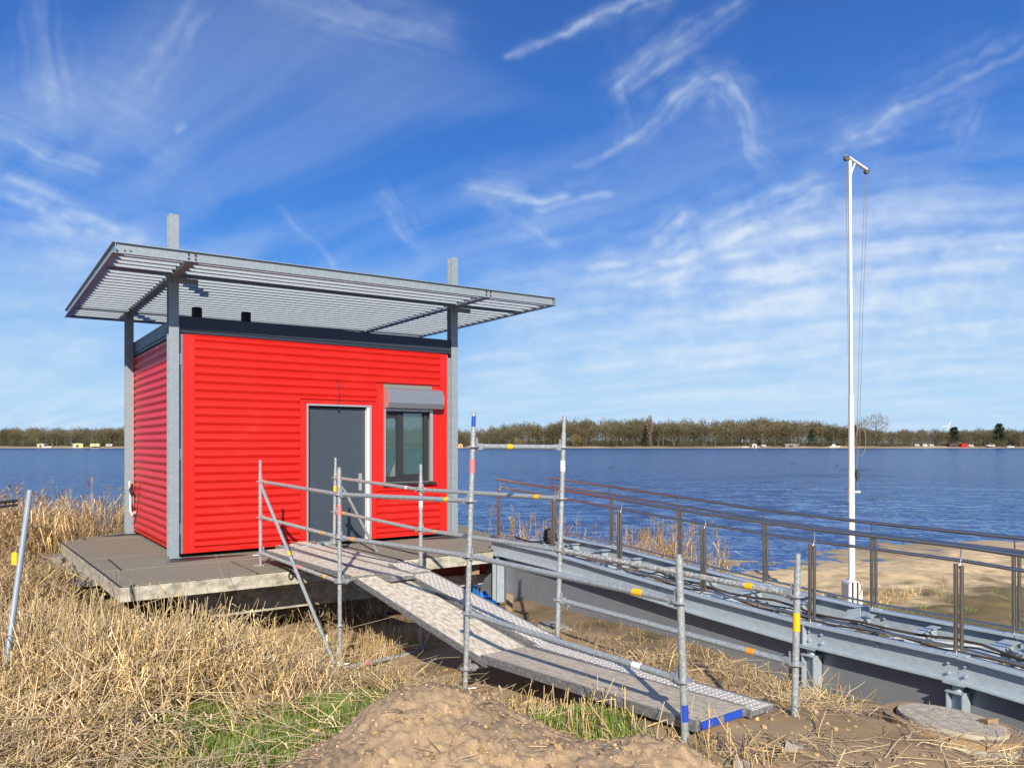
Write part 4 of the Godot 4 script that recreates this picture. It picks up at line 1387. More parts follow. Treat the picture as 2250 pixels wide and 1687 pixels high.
	part("paint_band", MB.new().rod(on_post(f.S4[0], f.S4[1], -1.80), on_post(f.S4[0], f.S4[1], -1.69), 0.0252, 14), M.blue, posts.S4)


# a scaffold board: panel between two edge rails; a and b are the middles of its ends, on top
func board(called: String, a: Vector3, b: Vector3, w: float, panel: Material, label: String, thick := 0.06, blue := false) -> void:
	var d := (b - a).normalized()
	var side := d.cross(Vector3.UP).normalized()
	var up := side.cross(d).normalized()
	var t := thing(called, label, "scaffold board", Transform3D(Basis(side, up, side.cross(up)), a.lerp(b, 0.5)), "scaffold boards of the walkway")
	var m := a.lerp(b, 0.5)
	var len := a.distance_to(b)
	if panel == M.tread:
		# a perforated metal tread: raised buttons in rows
		part("tread_panel", MB.new().obox(m - up * 0.008, d * len, up * 0.012, side * (w - 0.03)), panel, t)
		var st := MB.new()
		var n := int(len / 0.055)
		for i in n:
			for k in 5:
				var p := a + d * (0.04 + i * 0.055) + side * ((k - 2.0) * (w - 0.06) / 5.0 + (0.012 if i % 2 else -0.012)) - up * 0.002
				var x := d * 0.015
				var y := side * 0.015
				var tp := p + up * 0.007
				for e in [[x, y], [y, -x], [-x, -y], [-y, x]]:
					st.tri(p + e[0], p + e[1], tp, (e[0] + e[1]).normalized() + up * 0.6, (e[0] + e[1]).normalized() + up * 0.6, up)
		part("tread_buttons", st, panel, t).set_meta("kind", "stuff")
	else:
		part("plywood_panel", MB.new().obox(m - up * 0.010, d * len, up * 0.016, side * (w - 0.012)), panel, t)
	for s in [-1.0, 1.0]:
		part("edge_rail", MB.new().obox(m + side * s * (w / 2 - 0.010) - up * (thick / 2 - 0.002), d * len, up * thick, side * 0.018), M.edge, t)
	for e in [a + d * 0.012, b - d * 0.012]:
		var mt: Material = M.edge
		var cap := part("end_cap", MB.new().obox(e - up * (thick / 2), d * 0.028, up * (thick - 0.012), side * (w - 0.045)), mt, t)
		if blue and e.distance_to(b) < 0.1:
			for k in [-1.0, 1.0]:
				part("paint_patch", MB.new().obox(b + d * 0.0045 - up * (thick / 2) + side * k * w * 0.23, d * 0.004, up * (thick - 0.02), side * w * 0.36), M.blue, cap)


func make_decks() -> void:
	board("scaffold_board", lead(-10.6, 4.26, -1.515), lead(-7.95, 4.26, -1.53), 0.32, M.ply, "upper walkway board nearest the brace, its long edge open to view")
	board("scaffold_board", lead(-11.0, 4.59, -1.515), lead(-7.6, 4.59, -1.53), 0.32, M.ply, "middle board of the three level ones before the cabin door")
	board("scaffold_board", lead(-11.15, 4.92, -1.515), lead(-7.75, 4.92, -1.53), 0.32, M.ply, "level board before the cabin door farthest from the viewer")
	board("scaffold_board", lead(-7.98, 4.45, -1.56), lead(-5.42, 4.42, -1.965), 0.58, M.ply, "wide plaster speckled board sloping down in the middle of the walkway")
	board("metal_tread", lead(-8.25, 4.94, -1.49), lead(-5.3, 4.90, -1.93), 0.34, M.tread, "studded metal tread sloping beside the wide speckled board")
	board("scaffold_board", lead(-5.5, 4.40, -1.925), lead(-3.02, 4.27, -1.80), 0.52, M.ply_bare, "lowest grey board with blue paint on its end, by the near pole", 0.07, true)
	board("metal_tread", lead(-5.45, 4.81, -1.915), lead(-2.98, 4.68, -1.835), 0.26, M.tread, "pale studded metal tread lying beside the lowest grey board", 0.05)


# ---------------------------------------------------------------- ramp
func ramp(t: float, o: float, r: float) -> Vector3:
	return Vector3(SIN * t + COS * o, r + EYE, COS * t - SIN * o)


const RAMP_T := -10.23
const BAY := 1.42
var ramp_r := [-1.573, -1.61, -1.70, -1.783, -1.842, -1.842, -1.93, -2.03, -2.03]     # girder tops at the posts
var rail_r := [-0.58, -0.664, -0.745, -0.826, -0.876, -0.897, -0.97, -1.06, -1.06]    # handrails


func make_ramp() -> void:
	var t := thing("steel_ramp", "unfinished galvanised steel ramp of two girders with stainless handrails beside the scaffold", "ramp", at(2.6, -2.5, -8.5))
	var near := 7.02
	var far := 8.22
	for side in [near, far]:
		for i in 8:
			var a := ramp(RAMP_T + i * BAY - (0.2 if i == 0 else 0.0), side, ramp_r[i] - 0.23)
			var b := ramp(RAMP_T + (i + 1) * BAY, side, ramp_r[i + 1] - 0.23)
			var g := part("girder", MB.new().beam(a, b, 0.23, 0.16, 0.014, 0.009), M.steel, t)
			if i == 4 or i == 5:
				for s in [-0.07, 0.07]:
					for h in [0.06, 0.15]:
						var p := ramp(RAMP_T + i * BAY + s + (0.06 if i == 4 else 0.0), side - 0.005, ramp_r[i] - 0.23 + h)
						part("bolt", MB.new().rod(p, p - Vector3(COS, 0, -SIN) * 0.03, 0.013, 6), M.steel, g)
			var mid := ramp(RAMP_T + (i + 0.5) * BAY, side - 0.005, (ramp_r[i] + ramp_r[i + 1]) / 2 - 0.06)
			part("bolt", MB.new().rod(mid, mid - Vector3(COS, 0, -SIN) * 0.025, 0.013, 6), M.steel, g)
	# web stiffeners at the joint
	for side in [near - 0.045, near + 0.045]:
		var p := ramp(RAMP_T + 4 * BAY - 0.05, side, ramp_r[4] - 0.115)
		part("stiffener", MB.new().obox(p, Vector3(SIN, 0, COS) * 0.012, Vector3(0, 0.198, 0), Vector3(COS, 0, -SIN) * 0.066), M.steel, t)
	# cross beams and bracing, still without a deck
	for i in 17:
		var q := RAMP_T + i * BAY / 2.0
		var r := lerpf(ramp_r[i / 2], ramp_r[mini(i / 2 + i % 2, 8)], 0.5 if i % 2 else 0.0)
		part("cross_beam", MB.new().beam(ramp(q, near + 0.083, r - 0.15), ramp(q, far - 0.083, r - 0.15), 0.11, 0.14 if i % 2 == 0 else 0.09, 0.009, 0.007), M.steel, t)
	for i in 7:
		var a := ramp(RAMP_T + i * BAY + 0.08, near + 0.1, ramp_r[i] - 0.17)
		var b := ramp(RAMP_T + (i + 1) * BAY - 0.08, far - 0.1, ramp_r[i + 1] - 0.17)
		part("cross_tie", MB.new().rod(a, b, 0.010, 8), M.steel, t)
		var a2 := ramp(RAMP_T + i * BAY + 0.08, far - 0.1, ramp_r[i] - 0.195)
		var b2 := ramp(RAMP_T + (i + 1) * BAY - 0.08, near + 0.1, ramp_r[i + 1] - 0.195)
		part("cross_tie", MB.new().rod(a2, b2, 0.010, 8), M.steel, t)
	# bearing brackets on the wide cross beams
	for i in [4, 5]:
		for o in [far - 0.32, far - 0.5]:
			var c := ramp(RAMP_T + i * BAY + (0.3 if i == 5 else 0.05), o, ramp_r[i] - 0.03)
			var br := MB.new()
			br.obox(c, Vector3(SIN, 0, COS) * 0.2, Vector3(0, 0.012, 0), Vector3(COS, 0, -SIN) * 0.1)
			br.obox(c + Vector3(0, 0.055, 0), Vector3(SIN, 0.3, COS).normalized() * 0.16, Vector3(0, 0.1, 0), Vector3(COS, 0, -SIN) * 0.012)
			part("bracket", br, M.steel, t)
	# railings
	for side in [near + 0.01, far - 0.01]:
		var top := PackedVector3Array()
		var second := PackedVector3Array()
		var low := PackedVector3Array()
		var rr := [PackedFloat32Array(), PackedFloat32Array(), PackedFloat32Array()]
		for i in 8:
			var q := RAMP_T + i * BAY - (0.1 if i == 0 else 0.0)
			top.append(ramp(q, side + (0.05 if side < 7.5 else -0.05), rail_r[i]))
			second.append(ramp(q, side + (0.05 if side < 7.5 else -0.05), rail_r[i] - 0.125))
			low.append(ramp(q, side, ramp_r[i] + 0.065))
			rr[0].append(0.021)
			rr[1].append(0.0165)
			rr[2].append(0.0125)
		part("handrail", MB.new().tube(top, rr[0], 14), M.stainless, t)
		part("handrail", MB.new().tube(second, rr[1], 12), M.stainless, t)
		part("bottom_rail", MB.new().tube(low, rr[2], 10), M.stainless, t)
		for i in 8:
			var q := RAMP_T + i * BAY
			var p := part("rail_post", MB.new().rod(ramp(q - 0.024, side, ramp_r[i] + 0.01), ramp(q - 0.024, side, rail_r[i] - 0.15), 0.019, 12), M.stainless, t)
			part("rail_post", MB.new().rod(ramp(q + 0.024, side, ramp_r[i] + 0.05), ramp(q + 0.024, side, rail_r[i] - 0.16), 0.017, 12), M.stainless, t)
			var inn := 0.05 if side < 7.5 else -0.05
			part("rail_stem", MB.new().tube(PackedVector3Array([ramp(q, side, rail_r[i] - 0.19), ramp(q, side + inn * 0.6, rail_r[i] - 0.14), ramp(q, side + inn, rail_r[i] - 0.02)]), PackedFloat32Array([0.008, 0.008, 0.007]), 8), M.stainless, p)
			part("foot_plate", MB.new().obox(ramp(q, side, ramp_r[i] + 0.008), Vector3(SIN, 0, COS) * 0.17, Vector3(0, 0.012, 0), Vector3(COS, 0, -SIN) * 0.1), M.steel, p)
	# legs on small concrete footings
	var legs := [[0, -2.9], [4, -2.58], [5, -2.56]]
	for e in legs:
		for side in [near, far]:
			var q: float = RAMP_T + e[0] * BAY
			var head: float = ramp_r[e[0]] - 0.232
			var lg := part("leg", MB.new().beam(ramp(q, side, e[1]) - Vector3(SIN, 0, COS) * 0.07, ramp(q, side, head - 0.09) - Vector3(SIN, 0, COS) * 0.07, 0.14, 0.14, 0.012, 0.009, Vector3(SIN, 0, COS)), M.steel, t)
			part("leg_head", MB.new().obox(ramp(q, side, head - 0.083), Vector3(SIN, 0, COS) * 0.15, Vector3(0, 0.012, 0), Vector3(COS, 0, -SIN) * 0.16), M.steel, lg)
			part("leg_head", MB.new().rod(ramp(q, side, head - 0.077), ramp(q, side, head - 0.012), 0.045, 12), M.steel, lg)
			part("leg_head", MB.new().obox(ramp(q, side, head - 0.006), Vector3(SIN, 0, COS) * 0.18, Vector3(0, 0.010, 0), Vector3(COS, 0, -SIN) * 0.19), M.steel, lg)
			part("foot_plate", MB.new().obox(ramp(q, side, e[1] + 0.006), Vector3(SIN, 0, COS) * 0.2, Vector3(0, 0.012, 0), Vector3(COS, 0, -SIN) * 0.2), M.steel, lg)
	for e in [legs[1], legs[2]]:
		var c := ramp(RAMP_T + e[0] * BAY, near, e[1])
		var mb := MB.new()
		mb.ext(PackedVector2Array([Vector2(-0.34, 0), Vector2(0.34, 0), Vector2(0.24, 0.14), Vector2(-0.2, 0.15)]), c + Vector3(0, -0.155, 0) - Vector3(COS, 0, -SIN) * 0.3, Vector3(SIN, 0, COS), Vector3.UP, Vector3(COS, 0, -SIN) * 0.6)
		solo("concrete_footing", mb, M.concrete, c, ["rough concrete footing under the ramp leg right of the tall scaffold pole", "concrete footing under the ramp leg behind the round shaft"][0 if e == legs[1] else 1], "footing")
	# grey sheet wall below the near girder
	var wl := thing("sheet_wall", "grey sheet metal wall running below the ramp girder", "wall", at(2.2, -2.6, -9.5))
	var q := RAMP_T - 0.75
	var k := 0
	while q < RAMP_T + 10.0:
		var i := clampf((q - RAMP_T) / BAY, 0.0, 7.0)
		var j := clampf((q + 1.58 - RAMP_T) / BAY, 0.0, 7.0)
		var ra := lerpf(ramp_r[int(i)], ramp_r[int(i) + 1], i - int(i)) - 0.235
		var rb := lerpf(ramp_r[int(j)], ramp_r[int(j) + 1], j - int(j)) - 0.235
		var dd := Vector3(SIN, 0, COS)
		var o := ramp(q, 7.108, -2.62)
		var cut := 0.5 if k == 0 else 0.0
		part("sheet_panel", MB.new().ext(PackedVector2Array([Vector2(0.003, 0.0), Vector2(1.577, 0.0), Vector2(1.577, rb + 2.62), Vector2(0.003 + cut, ra + 2.62)]), o, dd, Vector3.UP, Vector3(COS, 0, -SIN) * 0.02), M.sheet, wl)
		part("seam_strip", MB.new().ext(PackedVector2Array([Vector2(-0.02, 0.02), Vector2(0.02, 0.02), Vector2(0.02, ra + 2.6), Vector2(-0.02, ra + 2.6)]), o - Vector3(COS, 0, -SIN) * 0.003, dd, Vector3.UP, Vector3(COS, 0, -SIN) * 0.0025), M.sheet, wl)
		q += 1.58
		k += 1
	# loose cables along the near side of the frame
	for c in 3:
		var pts := PackedVector3Array()
		var wd := PackedFloat32Array()
		for i in 34:
			var s := RAMP_T + 0.15 + i * 0.27
			var b := clampf((s - RAMP_T) / BAY, 0.0, 7.0)
			pts.append(ramp(s, near + 0.12 + c * 0.07 + 0.05 * sin(i * 0.9 + c * 2.0), lerpf(ramp_r[int(b)], ramp_r[int(b) + 1], b - int(b)) + 0.012 + 0.02 * c + 0.015 * sin(i * 1.7 + c)))
			wd.append([0.011, 0.008, 0.013][c])
		solo("cable", MB.new().tube(pts, wd, 8), M.cable if c != 1 else M.black, pts[16], ["dark cable lying nearest the ramp's near girder", "thin black cable in the middle of the three along the ramp", "thickest brown cable along the ramp, farthest from the near girder"][c], "cable")
	var fl := MB.new()
	fl.obox(ramp(RAMP_T + 4.75 * BAY, near + 0.42, ramp_r[5] - 0.025), Vector3(SIN, 0, COS).rotated(Vector3.UP, 0.5) * 0.75, Vector3(0, 0.012, 0), Vector3(COS, 0, -SIN) * 0.03)
	solo("batten", fl, M.white, ramp(RAMP_T + 4.75 * BAY, near + 0.42, ramp_r[5] - 0.03), "thin white batten left lying across the ramp frame", "batten")


# ---------------------------------------------------------------- mast
func make_mast() -> void:
	var x := 5.60
	var z := -12.5
	var t := thing("signal_mast", "tall white signal mast with a short cross arm and ropes on the beach", "mast", at(x, -2.72, z))
	part("plinth", MB.new().ext(PackedVector2Array([Vector2(-0.115, -0.05), Vector2(0.115, -0.05), Vector2(0.11, 0.44), Vector2(0.09, 0.48), Vector2(-0.09, 0.47), Vector2(-0.11, 0.43)]), V(x, -2.72, z - 0.14), Vector3.RIGHT, Vector3.UP, Vector3(0, 0, 0.28)), M.white, t)
	for s in [-0.05, 0.03]:
		part("clamp_bar", MB.new().box(V(x + s - 0.012, -2.7, z + 0.141), V(x + s + 0.012, -2.25, z + 0.155)), M.dark, t)
	part("clamp_loop", MB.new().tube(PackedVector3Array([V(x + 0.06, -2.45, z + 0.15), V(x + 0.1, -2.35, z + 0.15), V(x + 0.08, -2.24, z + 0.15), V(x, -2.2, z + 0.12)]), PackedFloat32Array([0.007, 0.007, 0.007, 0.007]), 6), M.primer, t)
	part("lower_tube", MB.new().tube(PackedVector3Array([V(x, -2.25, z), V(x - 0.01, 0.78, z), V(x - 0.01, 0.81, z)]), PackedFloat32Array([0.052, 0.045, 0.034]), 18), M.white, t)
	part("upper_tube", MB.new().tube(PackedVector3Array([V(x - 0.01, 0.80, z), V(x - 0.03, 4.66, z)]), PackedFloat32Array([0.028, 0.025]), 18), M.white, t)
	var a := V(x - 0.13, 4.70, z + 0.1)
	var b := V(x + 0.47, 4.69, z - 0.48)
	var arm := part("cross_arm", MB.new().rod(a, b, 0.028, 14), M.white, t)
	for e in [a, b]:
		part("pulley", MB.new().rod(e + Vector3(0, -0.03, -0.025), e + Vector3(0, -0.03, 0.025), 0.045, 12), M.dark, arm)
	part("arm_brace", MB.new().rod(V(x - 0.02, 4.42, z), a.lerp(b, 0.42), 0.014, 10), M.white, t)
	var cleat := part("cleat", MB.new().box(V(x + 0.04, -0.80, z - 0.012), V(x + 0.14, -0.775, z + 0.012)), M.white, t)
	part("cleat", MB.new().box(V(x - 0.11, -1.0, z - 0.01), V(x - 0.045, -0.98, z + 0.012)), M.dark, t)
	for q in [[a + Vector3(-0.01, -0.03, 0), V(x - 0.075, 0.9, z + 0.06), V(x - 0.085, -0.95, z + 0.05)], [a + Vector3(0.03, -0.03, 0), V(x - 0.055, 0.9, z + 0.06), V(x - 0.075, -0.96, z + 0.05)],
			[b + Vector3(-0.02, -0.03, 0), V(x + 0.30, 2.4, z - 0.35), V(x + 0.18, 0.2, z - 0.2), V(x + 0.13, -0.5, z - 0.1)], [b + Vector3(0.03, -0.03, 0), V(x + 0.35, 2.4, z - 0.35), V(x + 0.22, 0.2, z - 0.2), V(x + 0.13, -0.5, z - 0.1)],
			[V(x + 0.13, -0.5, z - 0.1), V(x + 0.12, -0.78, z - 0.02)]]:
		var w := PackedFloat32Array()
		w.resize(q.size())
		w.fill(0.0038)
		part("rope", MB.new().tube(PackedVector3Array(q), w, 6), M.rope, t)
	part("toggle", MB.new().tube(PackedVector3Array([V(x + 0.13, -0.42, z - 0.1), V(x + 0.135, -0.5, z - 0.1), V(x + 0.13, -0.62, z - 0.08)]), PackedFloat32Array([0.01, 0.045, 0.012]), 10), M.dark, t)
	var loop := PackedVector3Array()
	var lw := PackedFloat32Array()
	for i in 15:
		var s := TAU * i / 14.0
		loop.append(V(x + 0.24 + sin(s) * 0.085, 0.05 - cos(s) * 0.25, z - 0.2))
		lw.append(0.007)
	part("rope_coil", MB.new().tube(loop, lw, 6), M.rope, t)


# ---------------------------------------------------------------- small things
func make_small_things() -> void:
	# leaning tube at the left edge
	var p := V(-4.13, -2.45, -6.05)
	var q := V(-4.45, -0.432, -7.0)
	var t := thing("leaning_tube", "bright galvanised tube leaning among the reeds at the left edge", "tube", Transform3D(Basis.IDENTITY, p))
	var lt := part("tube_body", MB.new().rod(p, q, 0.0242, 18), M.galv, t)
	var wire := PackedVector3Array()
	var ww := PackedFloat32Array()
	for i in 22:
		var a := i * 0.85
		wire.append(p.lerp(q, 0.12 + i * 0.017) + Vector3(cos(a), 0.0, sin(a)) * 0.029)
		ww.append(0.0035)
	part("tie_wire", MB.new().tube(wire, ww, 5), M.black, lt)
	var tg := MB.new()
	tg.ext(PackedVector2Array([Vector2(-0.03, -0.055), Vector2(0.028, -0.06), Vector2(0.035, 0.05), Vector2(0.0, 0.062), Vector2(-0.03, 0.045)]), V(-4.62, -1.06, -7.05), Vector3(0.95, 0, 0.3), Vector3.UP, Vector3(0.01, 0, 0.03))
	solo("plastic_tag", tg, M.yellow, V(-4.62, -1.06, -7.05), "small yellow plastic tag in the reeds left of the leaning tube", "tag")
	var rail := thing("wooden_rail", "dark weathered rail with short slats sticking out of the reeds at the left edge", "rail", at(-8.6, -1.0, -12.4))
	var a1 := V(-9.4, -1.06, -12.6)
	var a2 := V(-7.9, -0.90, -12.1)
	part("rail_bar", MB.new().rod(a1, a2, 0.025, 8), M.dark, rail)
	part("rail_bar", MB.new().rod(a1 - Vector3(0, 0.09, 0), a2 - Vector3(0, 0.07, 0), 0.02, 8), M.dark, rail)
	for i in 9:
		var m := a1.lerp(a2, 0.06 + i * 0.11)
		part("slat", MB.new().obox(m - Vector3(0, 0.045, 0.02), Vector3(0.03, 0, 0), Vector3(0, 0.1, 0), Vector3(0, 0, 0.01)), M.dark, rail)

	# concrete shaft with its round cover
	var c := V(3.26, -2.12, -5.65)
	var tilt := Transform3D(Basis(Vector3(0, 0, 1), -0.10) * Basis(Vector3(1, 0, 0), -0.03), c)
	var s := thing("concrete_shaft", "round concrete shaft ring with cover among the dry stalks at lower right", "manhole", tilt)
	part("ring", MB.new(tilt).tube(PackedVector3Array([Vector3(0, -0.35, 0), Vector3(0, -0.02, 0), Vector3(0, 0.0, 0), Vector3(0, 0.0, 0)]), PackedFloat32Array([0.46, 0.455, 0.44, 0.37]), 40, false), M.concrete, s)
	# a course of brown blocks around the rim
	for i in 12:
		var a0 := TAU * i / 12.0 + 0.008 + 0.05 * sin(i * 2.3)
		var a3 := TAU * (i + 1) / 12.0 - 0.008 + 0.05 * sin((i + 1) * 2.3)
		var arc := PackedVector2Array()
		for e in 6:
			var w := lerpf(a0, a3, e / 5.0)
			arc.append(Vector2(cos(w), sin(w)) * 0.452)
		for e in 6:
			var w := lerpf(a3, a0, e / 5.0)
			arc.append(Vector2(cos(w), sin(w)) * 0.385)
		part("block", MB.new(tilt).ext(arc, Vector3(0, 0.0, 0), Vector3(1, 0, 0), Vector3(0, 0, 1), Vector3(0, 0.052 + 0.003 * (i % 3), 0)), M.rim, s)
	part("cover", MB.new(tilt).tube(PackedVector3Array([Vector3(0.01, 0.005, 0), Vector3(0.01, 0.066, 0), Vector3(0.01, 0.074, 0)]), PackedFloat32Array([0.37, 0.37, 0.36]), 40), M.cover, s)
	var chip := MB.new(tilt)
	chip.obox(Vector3(0.27, 0.095, 0.02), Vector3(0.09, 0.015, -0.02), Vector3(0, 0.03, 0), Vector3(0.02, 0.02, 0.08))
	solo("wood_chip", chip, M.wood, c + Vector3(0.3, 0.08, 0), "small square wood offcut lying on the round cover", "offcut")

	# wooden stake and stones by the walkway
	var st := V(-0.06, -2.55, -9.9)
	solo("wooden_stake", MB.new().ext(PackedVector2Array([Vector2(-0.045, 0), Vector2(0.045, 0), Vector2(0.05, 0.58), Vector2(-0.04, 0.6)]), st, Vector3(1, 0, 0.1), Vector3(0.05, 1, 0), Vector3(0, 0, -0.08)), M.wood, st, "squared wooden stake standing between the walkway and the sheet wall", "stake")
	var r := RandomNumberGenerator.new()
	r.seed = 17
	for e in [[0.20, -2.32, -9.25, 0.30, 0.12, "largest grey stone lying under the walkway railing by the stake"], [-0.02, -2.36, -9.35, 0.16, 0.07, "flat stone right at the foot of the wooden stake"], [0.52, -2.38, -9.7, 0.26, 0.08, "dull stone behind the tall far scaffold pole, in the dark earth"], [0.36, -2.28, -8.85, 0.13, 0.08, "brown stone against the tall far scaffold pole"], [1.75, -1.93, -4.75, 0.06, 0.04, "small pale stone beside the blue painted board end"], [1.36, -1.88, -4.5, 0.05, 0.03, "smallest pale stone near the foot of the near pole"]]:
		var base := Vector3(e[0], ground_r(e[0], e[2]) + EYE, e[2])
		solo("stone", boulder(base, e[3], e[4], r.randi()), M.concrete_dull, base, e[5], "stone")

	# crumpled blue tarpaulin below the platform edge
	var base := V(-0.5, -2.52, -11.5)
	var pts := []
	for i in 26:
		var row := PackedVector3Array()
		for k in 26:
			var u := i / 25.0 * 2.0 - 1.0
			var v := k / 25.0 * 2.0 - 1.0
			var fall := clampf(1.15 - sqrt(u * u + v * v), 0.0, 1.0)
			var fold := absf(fine.get_noise_2d(u * 1.1 + 9, v * 1.1)) * 0.34 + absf(fine.get_noise_2d(u * 2.4, v * 2.4 + 5)) * 0.14
			row.append(base + Vector3(u * 0.44 + fine.get_noise_2d(v, u) * 0.1, fall * (0.18 + fold) - 0.06, v * 0.38))
		pts.append(row)
	solo("tarpaulin", MB.new().grid(pts), M.tarp, base, "crumpled blue plastic tarpaulin beside the ramp's first leg", "tarpaulin")
	var w2 := V(0.585, -1.46, -12.1)
	solo("canvas_bundle", boulder(w2, 0.10, 0.10, 8), M.cable, w2, "dark brown cloth bundle on the ramp's upper end", "bundle")

	# heap of dug sand in the foreground
	var heap := MB.new()
	var hp := []
	var hc := []
	for i in 150:
		var z := lerpf(-6.1, -2.7, i / 149.0)
		var row := PackedVector3Array()
		var cr := PackedColorArray()
		for k in 190:
			var x := lerpf(-2.6, 2.1, k / 189.0)
			var h := heap_h(x, z)
			row.append(Vector3(x, ground_r(x, z) + EYE + h - 0.035, z))
			var n1 := lump.get_noise_2d(x * 2.2 + 9, z * 2.2)
			var n2 := fine.get_noise_2d(x * 3.0, z * 3.0)
			var bright := clampf(0.35 + n1 * 1.3 + 1.1 * exp(-(pow((x - 0.75) / 0.8, 2.0) + pow((z + 4.1) / 0.5, 2.0))), 0.0, 1.0)
			cr.append(Color(0.30, 0.222, 0.148).lerp(Color(0.47, 0.34, 0.212), bright) * (1.0 + n2 * 0.3))
		hp.append(row)
		hc.append(cr)
	heap.grid(hp, hc)
	solo("sand_heap", heap, M.ground, V(-0.4, -1.95, -4.5), "heap of dug sandy earth in the foreground before the walkway", "heap")


func heap_h(x: float, z: float) -> float:
	var h := 0.38 * exp(-(pow((x + 0.58) / 0.62, 2.0) + pow((z + 4.95) / 0.48, 2.0)))
	h += 0.27 * exp(-(pow((x + 0.3) / 0.9, 2.0) + pow((z + 4.25) / 0.5, 2.0)))
	h += 0.25 * exp(-(pow((x - 0.82) / 0.42, 2.0) + pow((z + 4.12) / 0.42, 2.0)))
	h += 0.18 * exp(-(pow((x - 0.2) / 0.9, 2.0) + pow((z + 3.5) / 0.5, 2.0)))
	var e := clampf(h * 7.0, 0.0, 1.0)
	return h + e * (lump.get_noise_2d(x * 2.2, z * 2.2) * 0.04 + fine.get_noise_2d(x * 2.0, z * 2.0) * 0.024 + fine.get_noise_2d(x * 6.0, z * 6.0) * 0.026 + maxf(0.0, fine.get_noise_2d(x * 13.0, z * 13.0) - 0.1) * 0.03)


func boulder(base: Vector3, w: float, h: float, sd: int) -> MB:
	var f := noise(1.2 / w * 0.3, sd % 1000, 3)
	var pts := []
	for i in 13:
		var el := lerpf(-PI / 2, PI / 2, i / 12.0)
		var row := PackedVector3Array()
		for k in 21:
			var a := TAU * (k % 20) / 20.0
			var d := Vector3(cos(a) * cos(el), sin(el), sin(a) * cos(el))
			var m := 1.0 + f.get_noise_3dv(d * w * 3.0) * 0.7
			row.append(base + Vector3(d.x * w, d.y * h, d.z * w * 0.75) * m)
		pts.append(row)
	return MB.new().grid(pts)


# ---------------------------------------------------------------- plants
# a clump of dry stalks: count, radius, height, how far they lean and bend, share with leaves and plumes
func reed_clump(sd: int, n: int, radius: float, tall: float, lean: float, bend: float, thick: float, leaves: int, plume: float, cut := false) -> ArrayMesh:
	var r := RandomNumberGenerator.new()
	r.seed = sd
	var mb := MB.new()
	for i in n:
		var a := r.randf() * TAU
		var q := sqrt(r.randf()) * radius
		var p := Vector3(cos(a) * q, -0.05, sin(a) * q)
		var d := r.randf() * TAU
		var l := absf(r.randfn()) * lean
		var dir := Vector3(cos(d) * l, 1.0, sin(d) * l).normalized()
		var h := tall * r.randf_range(0.55, 1.1)
		var bd := r.randf() * TAU
		var be := Vector3(cos(bd), -0.35, sin(bd)) * bend * absf(r.randfn()) * h
		var shade := r.randf_range(0.5, 1.25)
		var col := Color(0.68, 0.48, 0.21).lerp(Color(0.60, 0.48, 0.30), r.randf()) * shade
		mb.col = col
		var p1 := p + dir * h * 0.5 + be * 0.3
		var p2 := p + dir * h + be
		if cut and r.randf() < 0.3:      # a snapped stalk
			p2 = p1 + Vector3(cos(bd), -0.2, sin(bd)) * h * 0.4
		mb.tube(PackedVector3Array([p, p1, p2]), PackedFloat32Array([thick, thick * 0.85, thick * (0.8 if cut else 0.35)]), 3, cut)
		for k in leaves:
			if r.randf() > 0.75:
				continue
			var s := r.randf_range(0.25, 0.9)
			var o := p.lerp(p1, s * 2.0) if s < 0.5 else p1.lerp(p2, s * 2.0 - 1.0)
			var la := r.randf() * TAU
			var len := tall * r.randf_range(0.14, 0.32)
			var out := Vector3(cos(la), 0, sin(la))
			mb.col = col * r.randf_range(0.8, 1.15)
			mb.blade(PackedVector3Array([o, o + out * len * 0.45 + Vector3(0, len * 0.45, 0), o + out * len + Vector3(0, len * r.randf_range(-0.5, 0.4), 0)]), PackedFloat32Array([thick * 1.6, thick * 2.6, 0.0]), Vector3(-out.z, 0, out.x))
		if r.randf() < plume:
			var up := (p2 - p1).normalized()
			for k in 16:
				mb.col = Color(0.25, 0.17, 0.10) * r.randf_range(0.7, 1.5)
				var o := p2 - up * r.randf_range(-0.02, 0.2)
				var out := (up * 0.9 + Vector3(r.randfn(), r.randfn() * 0.5, r.randfn()) * 0.5 + Vector3(0.25, -0.1, 0)).normalized()
				mb.blade(PackedVector3Array([o, o + out * r.randf_range(0.04, 0.10)]), PackedFloat32Array([0.012, 0.002]), out.cross(Vector3(r.randfn(), r.randfn(), r.randfn())).normalized())
	return mb.mesh()


func litter_clump(sd: int, n: int, radius: float, thick: float, lift: float, lo := 0.15, hi := 0.55) -> ArrayMesh:
	var r := RandomNumberGenerator.new()
	r.seed = sd
	var mb := MB.new()
	for i in n:
		var a := r.randf() * TAU
		var q := sqrt(r.randf()) * radius
		var p := Vector3(cos(a) * q, r.randf() * lift, sin(a) * q)
		var d := r.randf() * TAU
		var len := r.randf_range(lo, hi)
		var e := p + Vector3(cos(d) * len, r.randfn() * lift, sin(d) * len)
		var m := p.lerp(e, 0.5) + Vector3(r.randfn(), absf(r.randfn()), r.randfn()) * len * 0.07
		mb.col = Color(0.58, 0.44, 0.26).lerp(Color(0.46, 0.375, 0.26), r.randf()) * r.randf_range(0.5, 1.3)
		mb.tube(PackedVector3Array([p, m, e]), PackedFloat32Array([thick, thick * 0.9, thick * 0.6]), 3, false)
	return mb.mesh()


